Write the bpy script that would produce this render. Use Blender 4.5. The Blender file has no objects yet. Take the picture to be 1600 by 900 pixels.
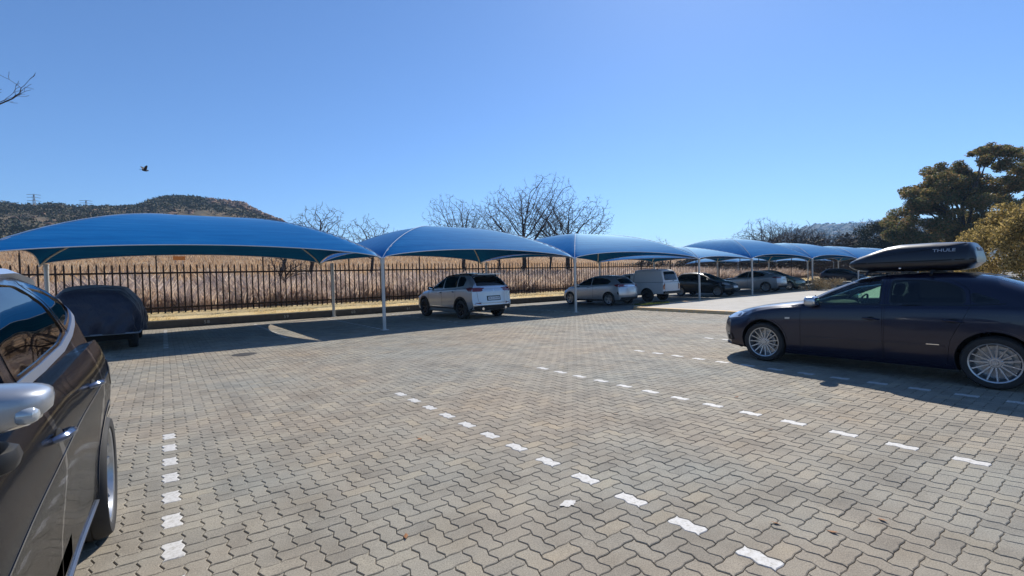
import bpy, bmesh, math, random
import numpy as np
from mathutils import Vector, Matrix, geometry
from mathutils.bvhtree import BVHTree

sc = bpy.context.scene
R_ = math.radians
PI = math.pi

# ------------------------------------------------------------------ camera
CAM_H = 1.53
cd = bpy.data.cameras.new('camera'); cam = bpy.data.objects.new('camera', cd)
sc.collection.objects.link(cam); sc.camera = cam
cd.sensor_width = 36; cd.lens = 16.425; cd.clip_start = 0.05; cd.clip_end = 9000
right = Vector((0.80139312, -0.59753347, -0.02688532))
down = Vector((-0.0359833, -0.00329522, -0.99934696))
fwd = Vector((0.59705467, 0.8018372, -0.02414199))
cam.matrix_world = Matrix(((right.x, -down.x, -fwd.x, 0), (right.y, -down.y, -fwd.y, 0), (right.z, -down.z, -fwd.z, CAM_H), (0, 0, 0, 1)))

# ------------------------------------------------------------------ light
SUN = Vector((0.95, 0.55, 1.0)).normalized()
world = bpy.data.worlds.new('World'); sc.world = world; world.use_nodes = True
wn = world.node_tree.nodes; wl = world.node_tree.links
bg = wn['Background']; sky = wn.new('ShaderNodeTexSky'); sky.sky_type = 'NISHITA'
sky.sun_disc = False; sky.sun_elevation = math.asin(SUN.z); sky.sun_rotation = math.atan2(SUN.x, SUN.y)
sky.altitude = 500; sky.air_density = 1.0; sky.dust_density = 0.22; sky.ozone_density = 10.0
wl.new(sky.outputs[0], bg.inputs[0]); bg.inputs[1].default_value = 0.120
sd = bpy.data.lights.new('sun', 'SUN'); sd.energy = 5.0; sd.angle = R_(0.53); sd.color = (1.0, 0.95, 0.87)
so = bpy.data.objects.new('sun', sd); sc.collection.objects.link(so)
so.rotation_euler = SUN.to_track_quat('Z', 'Y').to_euler(); so.location = (20, 12, 30)
sc.view_settings.view_transform = 'Standard'; sc.view_settings.look = 'None'
sc.view_settings.exposure = 0.25; sc.view_settings.gamma = 1.0; sc.view_settings.use_curve_mapping = False
try:
    sc.cycles.max_bounces = 8; sc.cycles.transparent_max_bounces = 16; sc.cycles.volume_bounces = 0
except Exception: pass

# ------------------------------------------------------------------ helpers
COL = sc.collection
def link(o, parent=None):
    COL.objects.link(o)
    if parent is not None: o.parent = parent
    return o
def tag(o, label=None, cat=None, group=None, kind=None):
    if label: o['label'] = label
    if cat: o['category'] = cat
    if group: o['group'] = group
    if kind: o['kind'] = kind
    return o
def thing(name, label, cat, loc=(0, 0, 0), rz=0.0, group=None):
    o = bpy.data.objects.new(name, None); link(o); o.location = loc; o.rotation_euler = (0, 0, rz)
    o.empty_display_size = 0.2
    return tag(o, label, cat, group)
def obj(name, me, parent=None, mats=None):
    o = bpy.data.objects.new(name, me); link(o, parent)
    if mats is not None:
        me.materials.clear()
        for m in (mats if isinstance(mats, (list, tuple)) else [mats]): me.materials.append(m)
    return o
def mesh(verts, faces, smooth=False, sharp=None, mi=None):
    me = bpy.data.meshes.new('m'); me.from_pydata([tuple(v) for v in verts], [], [tuple(f) for f in faces]); me.update()
    if mi is not None: me.polygons.foreach_set('material_index', mi)
    if smooth:
        me.shade_smooth()
        if sharp: me.set_sharp_from_angle(angle=R_(sharp))
    return me
def mesh_np(v, loops, sizes, smooth=False):
    """v (n,3); loops flat int array; sizes int array of loop totals"""
    me = bpy.data.meshes.new('m'); v = np.asarray(v, np.float32)
    me.vertices.add(len(v)); me.vertices.foreach_set('co', v.ravel())
    me.loops.add(len(loops)); me.loops.foreach_set('vertex_index', np.asarray(loops, np.int32))
    me.polygons.add(len(sizes)); st = np.concatenate([[0], np.cumsum(sizes)[:-1]]).astype(np.int32)
    me.polygons.foreach_set('loop_start', st)
    try: me.polygons.foreach_set('loop_total', np.asarray(sizes, np.int32))
    except Exception: pass
    me.update(calc_edges=True)
    if smooth: me.shade_smooth()
    else: me.shade_flat()
    return me
def copy_tree(o, parent=None):
    c = o.copy(); COL.objects.link(c); c.parent = parent
    for ch in o.children: copy_tree(ch, c)
    return c
class MB:
    def __init__(s): s.v = []; s.f = []; s.m = []
    def add(s, vs, fs, m=0):
        b = len(s.v); s.v += [tuple(v) for v in vs]; s.f += [tuple(b + i for i in f) for f in fs]; s.m += [m] * len(fs); return s
    def box(s, c, d, rot=None, m=0, taper=1.0):
        x, y, z = d[0] / 2, d[1] / 2, d[2] / 2
        vs = [Vector((sx * x * (taper if sz > 0 else 1), sy * y * (taper if sz > 0 else 1), sz * z)) for sz in (-1, 1) for sx, sy in ((-1, -1), (1, -1), (1, 1), (-1, 1))]
        if rot is not None: vs = [rot @ v for v in vs]
        vs = [v + Vector(c) for v in vs]
        return s.add(vs, [(3, 2, 1, 0), (4, 5, 6, 7), (0, 1, 5, 4), (1, 2, 6, 5), (2, 3, 7, 6), (3, 0, 4, 7)], m)
    def tube(s, pts, rad, n=8, cap=True, m=0):
        pts = [Vector(p) for p in pts]; k = len(pts)
        rs = rad if isinstance(rad, (list, tuple)) else [rad] * k
        rings = []; ref = None
        for i in range(k):
            d = (pts[min(i + 1, k - 1)] - pts[max(i - 1, 0)])
            if d.length < 1e-9: d = Vector((0, 0, 1))
            d.normalize()
            if ref is None: ref = Vector((1, 0, 0)) if abs(d.x) < 0.8 else Vector((0, 1, 0))
            a = (ref - d * ref.dot(d)).normalized(); b = d.cross(a); ref = a
            rings.append([pts[i] + (a * math.cos(2 * PI * j / n) + b * math.sin(2 * PI * j / n)) * rs[i] for j in range(n)])
        vs = [v for r in rings for v in r]; fs = []
        for i in range(k - 1):
            for j in range(n):
                j2 = (j + 1) % n; fs.append((i * n + j, i * n + j2, (i + 1) * n + j2, (i + 1) * n + j))
        if cap: fs.append(tuple(range(n - 1, -1, -1))); fs.append(tuple((k - 1) * n + j for j in range(n)))
        return s.add(vs, fs, m)
    def lathe(s, prof, n=32, M=None, closed=False, m=0):
        """prof [(r, y)] revolved round the y axis"""
        vs = []; k = len(prof)
        for i in range(n):
            a = 2 * PI * i / n
            for r, y in prof: vs.append(Vector((r * math.cos(a), y, r * math.sin(a))))
        if M is not None: vs = [M @ v for v in vs]
        fs = []
        for i in range(n):
            i2 = (i + 1) % n
            for j in range(k if closed else k - 1):
                j2 = (j + 1) % k; fs.append((i * k + j, i * k + j2, i2 * k + j2, i2 * k + j))
        return s.add(vs, fs, m)
    def ell(s, c, r, nu=12, nv=8, p=1.0, m=0, rot=None):
        vs = []; fs = []
        sg = lambda x, e: math.copysign(abs(x) ** e, x)
        for i in range(nv + 1):
            t = -PI / 2 + PI * i / nv
            for j in range(nu):
                a = 2 * PI * j / nu
                v = Vector((r[0] * sg(math.cos(t), p) * sg(math.cos(a), p), r[1] * sg(math.cos(t), p) * sg(math.sin(a), p), r[2] * sg(math.sin(t), p)))
                if rot is not None: v = rot @ v
                vs.append(v + Vector(c))
        for i in range(nv):
            for j in range(nu):
                j2 = (j + 1) % nu; fs.append((i * nu + j, i * nu + j2, (i + 1) * nu + j2, (i + 1) * nu + j))
        return s.add(vs, fs, m)
    def mesh(s, smooth=False, sharp=35):
        return mesh(s.v, s.f, smooth, sharp, s.m if any(s.m) else None)
    def build(s, name, mats, parent=None, smooth=False, sharp=35):
        return obj(name, s.mesh(smooth, sharp), parent, mats)

# ------------------------------------------------------------------ materials
def mat(name, col, rough=0.5, metal=0.0, coat=0.0, spec=0.5, noise=None, bump=None, sheen=0.0, alpha=1.0, coat_rough=0.03):
    m = bpy.data.materials.new(name); m.use_nodes = True; nt = m.node_tree; b = nt.nodes['Principled BSDF']
    b.inputs['Base Color'].default_value = (*col, 1); b.inputs['Roughness'].default_value = rough
    b.inputs['Metallic'].default_value = metal; b.inputs['Coat Weight'].default_value = coat
    b.inputs['Coat Roughness'].default_value = coat_rough
    b.inputs['Specular IOR Level'].default_value = spec; b.inputs['Sheen Weight'].default_value = sheen
    tc = nt.nodes.new('ShaderNodeTexCoord')
    if noise:
        n = nt.nodes.new('ShaderNodeTexNoise'); n.inputs['Scale'].default_value = noise[0]; n.inputs['Detail'].default_value = 6
        n.inputs['Roughness'].default_value = 0.65
        nt.links.new(tc.outputs['Object'], n.inputs['Vector'])
        r = nt.nodes.new('ShaderNodeValToRGB'); r.color_ramp.elements[0].position = 0.3; r.color_ramp.elements[1].position = 0.7
        r.color_ramp.elements[0].color = (*noise[1], 1); r.color_ramp.elements[1].color = (*col, 1)
        if len(noise) > 2:
            e = r.color_ramp.elements.new(0.5); e.color = (*noise[2], 1)
        nt.links.new(n.outputs['Fac'], r.inputs['Fac']); nt.links.new(r.outputs['Color'], b.inputs['Base Color'])
    if bump:
        n2 = nt.nodes.new('ShaderNodeTexNoise'); n2.inputs['Scale'].default_value = bump[0]; n2.inputs['Detail'].default_value = 5
        nt.links.new(tc.outputs['Object'], n2.inputs['Vector'])
        bp = nt.nodes.new('ShaderNodeBump'); bp.inputs['Strength'].default_value = bump[1]; bp.inputs['Distance'].default_value = bump[2] if len(bump) > 2 else 0.01
        nt.links.new(n2.outputs['Fac'], bp.inputs['Height']); nt.links.new(bp.outputs['Normal'], b.inputs['Normal'])
    return m
def glassmat(name, tint, refl=1.0):
    m = bpy.data.materials.new(name); m.use_nodes = True; nt = m.node_tree; nt.nodes.clear()
    o = nt.nodes.new('ShaderNodeOutputMaterial'); mx = nt.nodes.new('ShaderNodeMixShader')
    t = nt.nodes.new('ShaderNodeBsdfTransparent'); t.inputs[0].default_value = (*tint, 1)
    g = nt.nodes.new('ShaderNodeBsdfGlossy'); g.inputs['Roughness'].default_value = 0.02; g.inputs[0].default_value = (1, 1, 1, 1)
    f = nt.nodes.new('ShaderNodeFresnel'); f.inputs[0].default_value = 1.52
    nt.links.new(f.outputs[0], mx.inputs[0]); nt.links.new(t.outputs[0], mx.inputs[1]); nt.links.new(g.outputs[0], mx.inputs[2])
    nt.links.new(mx.outputs[0], o.inputs[0]); return m
M = {}
M['rubber'] = mat('rubber', (0.018, 0.018, 0.019), 0.75, noise=(9, (0.03, 0.028, 0.026)))
M['blackplastic'] = mat('black_plastic', (0.012, 0.012, 0.013), 0.5)
M['glossblack'] = mat('gloss_black', (0.004, 0.004, 0.005), 0.12, coat=0.5)
M['gap'] = mat('panel_gap', (0.004, 0.004, 0.004), 0.9)
M['interior'] = mat('interior_cloth', (0.02, 0.02, 0.022), 0.9)
M['seat'] = mat('seat_cloth', (0.035, 0.035, 0.04), 0.9, noise=(30, (0.02, 0.02, 0.022)))
M['alloy'] = mat('alloy_metal', (0.50, 0.52, 0.55), 0.33, 0.85, noise=(14, (0.36, 0.37, 0.38)))
M['darkalloy'] = mat('dark_alloy', (0.035, 0.035, 0.04), 0.35, 0.6)
M['chrome'] = mat('chrome', (0.8, 0.82, 0.85), 0.12, 1.0)
M['satin'] = mat('satin_trim', (0.5, 0.56, 0.65), 0.3, 0.9)
M['disc'] = mat('brake_disc', (0.07, 0.07, 0.075), 0.45, 0.8)
M['redlens'] = mat('red_lens', (0.16, 0.006, 0.006), 0.12, coat=1.0)
M['clearlens'] = mat('clear_lens', (0.45, 0.48, 0.5), 0.1, 0.3, coat=1.0)
M['amber'] = mat('amber_lens', (0.6, 0.5, 0.42), 0.15, coat=1.0)
M['plate'] = mat('plate_white', (0.7, 0.72, 0.72), 0.4)
M['plateblue'] = mat('plate_letters', (0.02, 0.04, 0.12), 0.5)
M['glass'] = glassmat('car_glass_green', (0.74, 0.88, 0.80))
M['glassdark'] = glassmat('car_glass_tinted', (0.22, 0.25, 0.27))
M['glassprivacy'] = glassmat('privacy_glass', (0.05, 0.05, 0.06))

def meta(name, col, rough=0.35, metal=0.55):
    m = mat(name, col, rough, metal, coat=0.8)
    nt = m.node_tree; b = nt.nodes['Principled BSDF']     # fine road dust in the paint
    n = nt.nodes.new('ShaderNodeTexNoise'); n.inputs['Scale'].default_value = 3.0; n.inputs['Detail'].default_value = 8
    tc = nt.nodes.new('ShaderNodeTexCoord'); nt.links.new(tc.outputs['Object'], n.inputs['Vector'])
    mr = nt.nodes.new('ShaderNodeMapRange'); mr.inputs[1].default_value = 0.35; mr.inputs[2].default_value = 0.75
    mr.inputs[3].default_value = 0.02; mr.inputs[4].default_value = 0.12
    nt.links.new(n.outputs['Fac'], mr.inputs[0]); nt.links.new(mr.outputs[0], b.inputs['Coat Roughness'])
    return m

# ------------------------------------------------------------------ car builder
def smooth_interp(pts, xs, win=0.10):
    pts = sorted(pts); px = np.array([p[0] for p in pts], float); py = np.array([p[1] for p in pts], float)
    g = np.linspace(px[0], px[-1], 801); y = np.interp(g, px, py)
    k = max(1, int(win / (g[1] - g[0])))
    if k > 1:
        ker = np.hanning(2 * k + 1); ker /= ker.sum(); yp = np.concatenate([2 * y[0] - y[k:0:-1], y, 2 * y[-1] - y[-2:-k - 2:-1]]); y = np.convolve(yp, ker, 'valid')
    return np.interp(xs, g, y)
def resample_poly(poly, step=0.04, closed=True):
    out = []; n = len(poly)
    for i in range(n if closed else n - 1):
        a = Vector(poly[i]); b = Vector(poly[(i + 1) % n]); k = max(1, int((b - a).length / step))
        for j in range(k): out.append(a.lerp(b, j / k))
    if not closed: out.append(Vector(poly[-1]))
    return out
def round_poly(poly, r=0.04, n=4):
    out = []; N = len(poly)
    for i in range(N):
        p = Vector(poly[i]); a = Vector(poly[i - 1]) - p; b = Vector(poly[(i + 1) % N]) - p
        ra = min(r, a.length * 0.45); rb = min(r, b.length * 0.45)
        A = p + a.normalized() * ra; B = p + b.normalized() * rb
        for j in range(n + 1):
            t = j / n; out.append(A * (1 - t) ** 2 + p * 2 * t * (1 - t) + B * t * t)
    return out
def offset_poly(poly, d):
    n = len(poly); out = []; area = sum(poly[i][0] * poly[(i + 1) % n][1] - poly[(i + 1) % n][0] * poly[i][1] for i in range(n))
    s = 1 if area > 0 else -1
    for i in range(n):
        t = (Vector(poly[(i + 1) % n]) - Vector(poly[i - 1]))
        if t.length < 1e-9: out.append(Vector(poly[i])); continue
        t.normalize(); out.append(Vector(poly[i]) + Vector((t.y, -t.x)) * s * d)
    return out

class Car:
    def __init__(s, name, label, cat, spec, loc, rz, group=None):
        s.S = spec; s.root = thing(name, label, cat, loc, rz, group)
        s.NS = spec.get('NS', 90)
        s.hwL = spec['L'] / 2
        s.outer = s.loft(False)
        s.bvh = BVHTree.FromPolygons([Vector(v) for v in s.outer[0]], s.outer[1])
    def curves(s, xs):
        S = s.S
        top = smooth_interp(S['top'], xs, S.get('win', 0.1)); belt = smooth_interp(S['belt'], xs, 0.2)
        hw = smooth_interp(S['hw'], xs, 0.25); zb = smooth_interp(S['bot'], xs, 0.15)
        belt = np.minimum(belt, top - 0.02)
        return top, belt, hw, zb
    def loft(s, inner):
        S = s.S; L2 = s.hwL
        x0, x1 = (-L2, L2) if not inner else S['cabin']
        u = np.linspace(-1, 1, s.NS if not inner else 50)
        if not inner: u = np.sign(u) * (1 - (1 - np.abs(u)) ** 1.25)
        xs = (x0 + x1) / 2 + u * (x1 - x0) / 2
        top, belt, hw, zb = s.curves(xs)
        roof = S['H']; NU = 18; NL = len(S.get('side', SIDE))
        rows = []
        side = S.get('side', SIDE)
        for i, x in enumerate(xs):
            w = hw[i]; zt = top[i]; bz = belt[i]; z0 = zb[i]
            g = min(1, max(0, (zt - bz) / (roof - bz)))
            pts = [(0, z0), (w * 0.45, z0)]
            for zf, yf in side: pts.append((w * yf, z0 + (bz - z0) * zf))
            yl = w * (side[-1][1] - 0.045 * g)
            th = np.linspace(0, PI / 2, 240); n = 2.3 + S.get('sq', 3.5) * g
            Y = yl * np.cos(th) ** (2 / n); Z = bz + 0.006 + (zt - bz - 0.006) * np.sin(th) ** (2 / n)
            Y = Y * (1 - S.get('tum', 0.2) * np.clip((Z - bz) / (roof - bz), 0, 1) * 1.0)
            Z = Z - S.get('crown', 0.03) * g * (Y / w) ** 2
            ar = np.concatenate([[0], np.cumsum(np.hypot(np.diff(Y), np.diff(Z)))]); q = np.linspace(0, ar[-1], NU)
            Yr = np.interp(q, ar, Y); Zr = np.interp(q, ar, Z)
            pts += [(float(a), float(b)) for a, b in zip(Yr, Zr)]
            pts = np.array(pts)
            if inner:
                pts[:, 0] *= (w - 0.075) / w; lo = S.get('floor', 0.42)
                zz = pts[:, 1].copy(); bi = bz - 0.05
                up = bi + (zz - bz) * (zt - 0.06 - bi) / max(0.03, zt - bz); dn = lo + (zz - z0) * (bi - lo) / (bz - z0)
                pts[:, 1] = np.where(zz > bz, up, dn)
            rows.append(pts)
        K = rows[0].shape[0]
        def mp(x, y, z):
            if x > 0:
                d = np.interp(z, *zip(*sorted(S['fd']))) ; wt = min(1, max(0, (x / L2 - 0.62) / 0.38)); cr = S.get('crf', 0.32)
            else:
                d = np.interp(z, *zip(*sorted(S['rd']))); wt = min(1, max(0, (-x / L2 - 0.62) / 0.38)); cr = S.get('crr', 0.18)
            wt = wt * wt * (3 - 2 * wt)
            d = d + cr * min(1, abs(y) / S['W']) ** 3
            if inner: wt = 0 if x > 0 else min(1, wt * 1.5 + 0.0)
            return (x - math.copysign(wt * d, x), y, z)
        V = []; F = []
        ring = lambda i: [(p[0], p[1]) for p in rows[i]] + [(-p[0], p[1]) for p in rows[i][-2:0:-1]]
        n = 2 * K - 2
        for i, x in enumerate(xs):
            for (y, z) in ring(i): V.append(mp(x, y, z))
        for i in range(len(xs) - 1):
            for j in range(n):
                j2 = (j + 1) % n; F.append((i * n + j, (i + 1) * n + j, (i + 1) * n + j2, i * n + j2))
        # end caps as rows across the car
        NY = 10
        for end in (0, len(xs) - 1):
            P = rows[end]; x = xs[end]; grid = []
            for k in range(K):
                y, z = P[k]
                r = []
                if k == 0: r = [end * n] * (NY + 1)
                elif k == K - 1: r = [end * n + K - 1] * (NY + 1)
                else:
                    for j in range(NY + 1):
                        if j == 0: r.append(end * n + k)
                        elif j == NY: r.append(end * n + (n - k))
                        else:
                            V.append(mp(x, y * (1 - 2 * j / NY), z)); r.append(len(V) - 1)
                grid.append(r)
            for k in range(K - 1):
                for j in range(NY):
                    f = [grid[k][j], grid[k][j + 1], grid[k + 1][j + 1], grid[k + 1][j]]
                    g2 = []
                    for a in f:
                        if a not in g2: g2.append(a)
                    if len(g2) >= 3:
                        if end == 0: g2 = g2[::-1]
                        F.append(tuple(g2))
        return V, F
    def ray(s, a, b, view):
        if view == 'left': o = Vector((a, 3, b)); d = Vector((0, -1, 0))
        elif view == 'right': o = Vector((a, -3, b)); d = Vector((0, 1, 0))
        elif view == 'rear': o = Vector((-6, a, b)); d = Vector((1, 0, 0))
        elif view == 'front': o = Vector((6, a, b)); d = Vector((-1, 0, 0))
        else: o = Vector((a, b, 5)); d = Vector((0, 0, -1))
        h = s.bvh.ray_cast(o, d)
        if h[0] is None:
            h = s.bvh.find_nearest(o + d * 2.2)
        nrm = h[1]
        if nrm.dot(d) > 0: nrm = -nrm
        return h[0], nrm
    def prism(s, poly, view, a0, a1):
        vs = []; n = len(poly)
        for a in (a0, a1):
            for p in poly:
                vs.append((p[0], a, p[1]) if view == 'side' else (a, p[0], p[1]))
        fs = [tuple(range(n)), tuple(range(2 * n - 1, n - 1, -1))] + [(i, i + n, (i + 1) % n + n, (i + 1) % n) for i in range(n)]
        bm = bmesh.new(); bv = [bm.verts.new(v) for v in vs]
        for f in fs: bm.faces.new([bv[i] for i in f])
        bmesh.ops.recalc_face_normals(bm, faces=bm.faces)
        me = bpy.data.meshes.new('cut'); bm.to_mesh(me); bm.free(); return me
    def patch(s, name, poly, view, mt, off=0.003, thick=0.006, step=0.05, parent=None, rnd=0.0, smooth=True):
        if rnd: poly = round_poly(poly, rnd)
        P = resample_poly(poly, step); n = len(P)
        xs = [p[0] for p in P]; zs = [p[1] for p in P]
        inn = []
        x = min(xs) + step
        pv = [Vector((p[0], p[1])) for p in P]
        def inside(q):
            c = False; j = n - 1
            for i in range(n):
                if (pv[i].y > q.y) != (pv[j].y > q.y) and q.x < (pv[j].x - pv[i].x) * (q.y - pv[i].y) / (pv[j].y - pv[i].y) + pv[i].x: c = not c
                j = i
            return c
        while x < max(xs):
            z = min(zs) + step
            while z < max(zs):
                q = Vector((x, z))
                if inside(q) and min((q - p).length for p in pv) > step * 0.45: inn.append(q)
                z += step
            x += step
        allp = pv + inn
        vo, eo, fo, *_ = geometry.delaunay_2d_cdt(allp, [(i, (i + 1) % n) for i in range(n)], [], 1, 1e-6)
        top = []; bot = []
        for q in vo:
            l, nr = s.ray(q.x, q.y, view); top.append(l + nr * off); bot.append(l + nr * (off - thick))
        m = len(vo); fs = [tuple(f) for f in fo] + [tuple(i + m for i in f[::-1]) for f in fo]
        from collections import Counter
        ed = Counter()
        for f in fo:
            for i in range(len(f)): ed[(f[i], f[(i + 1) % len(f)])] += 1
        for (a, b) in ed:
            if (b, a) not in ed: fs.append((b, a, a + m, b + m))
        bm = bmesh.new(); bv = [bm.verts.new(v) for v in top + bot]
        for f in fs:
            try: bm.faces.new([bv[i] for i in f])
            except ValueError: pass
        bmesh.ops.recalc_face_normals(bm, faces=bm.faces)
        me = bpy.data.meshes.new('m'); bm.to_mesh(me); bm.free()
        if smooth: me.shade_smooth(); me.set_sharp_from_angle(angle=R_(40))
        return obj(name, me, parent or s.root, mt)
    def band(s, name, line, view, w, mt, off=0.003, thick=0.006, closed=True, parent=None, step=0.04, rnd=0.0, shift=0.0, mb=None):
        if rnd and closed: line = round_poly(line, rnd)
        P = resample_poly(line, step, closed); n = len(P)
        A = []; 
        for i in range(n):
            t = (P[(i + 1) % n] - P[i - 1]) if closed else (P[min(i + 1, n - 1)] - P[max(i - 1, 0)])
            if t.length < 1e-9: t = Vector((1, 0))
            t.normalize(); A.append(Vector((t.y, -t.x)))
        V = []
        for i in range(n):
            for (o2, z) in ((-w / 2, off - thick), (-w / 2, off), (w / 2, off), (w / 2, off - thick)):
                q = P[i] + A[i] * (o2 + shift); l, nr = s.ray(q.x, q.y, view); V.append(l + nr * z)
        F = []
        for i in range(n if closed else n - 1):
            a = i * 4; b = ((i + 1) % n) * 4
            for j in range(4):
                j2 = (j + 1) % 4; F.append((a + j, b + j, b + j2, a + j2))
        if not closed: F += [(0, 1, 2, 3), (4 * n - 1, 4 * n - 2, 4 * n - 3, 4 * n - 4)]
        if mb is not None: mb.add(V, F); return mb
        bm = bmesh.new(); bv = [bm.verts.new(v) for v in V]
        for f in F: bm.faces.new([bv[i] for i in f])
        bmesh.ops.recalc_face_normals(bm, faces=bm.faces)
        me = bpy.data.meshes.new('m'); bm.to_mesh(me); bm.free(); me.shade_smooth(); me.set_sharp_from_angle(angle=R_(40))
        return obj(name, me, parent or s.root, mt)
    def boolean(s, me, cuts, op='DIFFERENCE'):
        o = bpy.data.objects.new('tmp', me); link(o); tmp = [o]
        for c in cuts:
            co = bpy.data.objects.new('tmpc', c); link(co); tmp.append(co)
            md = o.modifiers.new('b', 'BOOLEAN'); md.operation = op; md.solver = 'EXACT'; md.object = co
        bpy.context.view_layer.update()
        dg = bpy.context.evaluated_depsgraph_get()
        r = bpy.data.meshes.new_from_object(o.evaluated_get(dg))
        for t in tmp: bpy.data.objects.remove(t)
        return r
    def body(s, paint, windows, doors=(), well=M['gap']):
        S = s.S
        mats = [paint, well, M['interior']]
        V, F = s.outer; me = mesh(V, F)
        bm = bmesh.new(); bm.from_mesh(me); bmesh.ops.remove_doubles(bm, verts=bm.verts, dist=1e-5); bmesh.ops.recalc_face_normals(bm, faces=bm.faces); bm.to_mesh(me); bm.free()
        for m_ in mats: me.materials.append(m_)
        def setm(c, i):
            for m_ in mats: c.materials.append(m_)
            for p in c.polygons: p.material_index = i
            return c
        cuts = []
        Vi, Fi = s.loft(True); ci = mesh(Vi, Fi); bm = bmesh.new(); bm.from_mesh(ci); bmesh.ops.remove_doubles(bm, verts=bm.verts, dist=1e-5); bmesh.ops.recalc_face_normals(bm, faces=bm.faces); bm.to_mesh(ci); bm.free()
        cuts.append(setm(ci, 2))
        for (poly, view) in windows:
            rp = [tuple(p) for p in round_poly(poly, 0.05, 3)]
            if view == 'side': cuts.append(setm(s.prism(rp, 'side', -1.5, 1.5), 0))
            elif view == 'front': cuts.append(setm(s.prism(rp, 'x', 0.15, 4), 0))
            elif view == 'rear': cuts.append(setm(s.prism(rp, 'x', -4, S['cabin'][0] + 0.25), 0))
        for ax in S['axles']:
            for sy in (-1, 1):
                b = MB(); r = S['archR']; n = 36
                pr = [(0.001, 0.0), (r, 0.0), (r, 0.6), (0.001, 0.6)]
                cz = S['wheelR'] + 0.02
                for yy in (S['W'] - 0.30, S['W'] + 0.2): pass
                y0, y1 = (S['W'] - 0.30, S['W'] + 0.2) if sy > 0 else (-S['W'] - 0.2, -S['W'] + 0.30)
                circ = [(ax + r * math.cos(2 * PI * k / n), cz + r * math.sin(2 * PI * k / n)) for k in range(n)]
                cuts.append(setm(s.prism(circ, 'side', y0, y1), 1))
        me2 = s.boolean(me, cuts)
        s.doors = []
        if doors:
            outer_gap = []
            for (nm, poly) in doors:
                rp = round_poly(poly, 0.05, 3)
                inp = offset_poly(rp, -0.004)
                for sy in (1, -1):
                    a0, a1 = (S['W'] - 0.40, S['W'] + 0.3) if sy > 0 else (-S['W'] - 0.3, -S['W'] + 0.40)
                    c = setm(s.prism([tuple(p) for p in inp], 'side', a0, a1), 1)
                    d = s.boolean(me2.copy(), [c], 'INTERSECT')
                    d.shade_smooth(); d.set_sharp_from_angle(angle=R_(30))
                    do = obj(nm, d, s.root); s.doors.append((do, sy))
                    outer_gap.append(setm(s.prism([tuple(p) for p in rp], 'side', a0, a1), 1))
            me2 = s.boolean(me2, outer_gap)
        me2.shade_smooth(); me2.set_sharp_from_angle(angle=R_(30))
        s.bodyo = obj('body', me2, s.root)
        return s.bodyo
    def panes(s, windows, gl, seal=M['glossblack'], names=None, sealw=0.022, sides=('left', 'right')):
        for i, (poly, view) in enumerate(windows):
            g = gl[i] if isinstance(gl, list) else gl
            vw = sides if view == 'side' else (view,)
            for v in vw:
                p = s.patch('window' if view == 'side' else ('windscreen' if view == 'front' else 'rear_window'), poly, v, g, off=-0.004, thick=0.004, step=0.06, rnd=0.05)
                if seal: s.band('window_seal', poly, v, sealw, seal, off=0.002, thick=0.010, rnd=0.05, parent=p, step=0.05)
    def wheels(s, style, rim=M['alloy'], width=0.22):
        S = s.S; tyre, rimme = make_wheel(S['wheelR'], S['rimR'], width, style)
        for ax in S['axles']:
            for sy in (1, -1):
                w = obj('wheel', tyre, s.root, M['rubber']); w.location = (ax, sy * (S['W'] - width / 2 - S.get('wheelin', 0.012)), S['wheelR'])
                if sy < 0: w.rotation_euler = (0, 0, PI)
                r = obj('rim', rimme, w, [rim, M['disc'], M['gap']])
    def seats(s, rows=((0.05, 4), (-0.85, 4)), z=0.42):
        for (x, _) in rows:
            for y in (-0.36, 0.36):
                b = MB(); r = Matrix.Rotation(R_(-14), 3, 'Y')
                b.ell((x + 0.12, y, z + 0.08), (0.27, 0.24, 0.09), 12, 8, 0.5)
                b.ell((x - 0.17, y, z + 0.40), (0.07, 0.23, 0.33), 12, 8, 0.5, rot=r)
                b.ell((x - 0.27, y, z + 0.80), (0.05, 0.13, 0.09), 10, 8, 0.6, rot=r)
                b.build('seat', M['seat'], s.root, True)
        xf = S_x = s.S['cabin'][1]
        b = MB(); b.ell((xf - 0.28, 0, s.S['belt_c'] - 0.09), (0.30, 0.62, 0.11), 16, 8, 0.5); b.build('dashboard', M['interior'], s.root, True)
        b = MB(); c = Vector((xf - 0.62, -0.36, s.S['belt_c'] - 0.06)); rr = 0.185
        pts = []
        for k in range(25):
            a = 2 * PI * k / 24; pts.append(c + Vector((math.sin(a) * rr * -0.4, math.cos(a) * rr, math.sin(a) * rr * 0.9)))
        b.tube(pts, 0.016, 6, cap=False); b.tube([c, c + Vector((0.3, 0, -0.12))], 0.035, 8); b.build('steering_wheel', M['blackplastic'], s.root, True)
    def mirror(s, x, z, mt, size=(0.075, 0.12, 0.075), out=0.13, sides=(1, -1), at=None, p=0.62):
        for sy in sides:
            l, nr = s.ray(x, z, 'left' if sy > 0 else 'right')
            b = MB(); c = l + Vector((0.02, sy * out, 0.03))
            if at is not None: c = Vector((at[0], sy * at[1], at[2]))
            b.ell(c, size, 20, 14, p)
            o = b.build('wing_mirror', mt, s.root, True, 60)
            b2 = MB(); b2.tube([l + Vector((0, -sy * 0.02, -0.02)), c + Vector((0, 0, -0.045))], [0.03, 0.022], 8); b2.build('mirror_arm', M['blackplastic'], o, True)
            b3 = MB(); b3.ell(c + Vector((-size[0] * 0.86, 0, 0)), (0.016, size[1] * 0.86, size[2] * 0.8), 14, 8, 0.7); b3.build('mirror_glass', M['chrome'], o, True)
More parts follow.
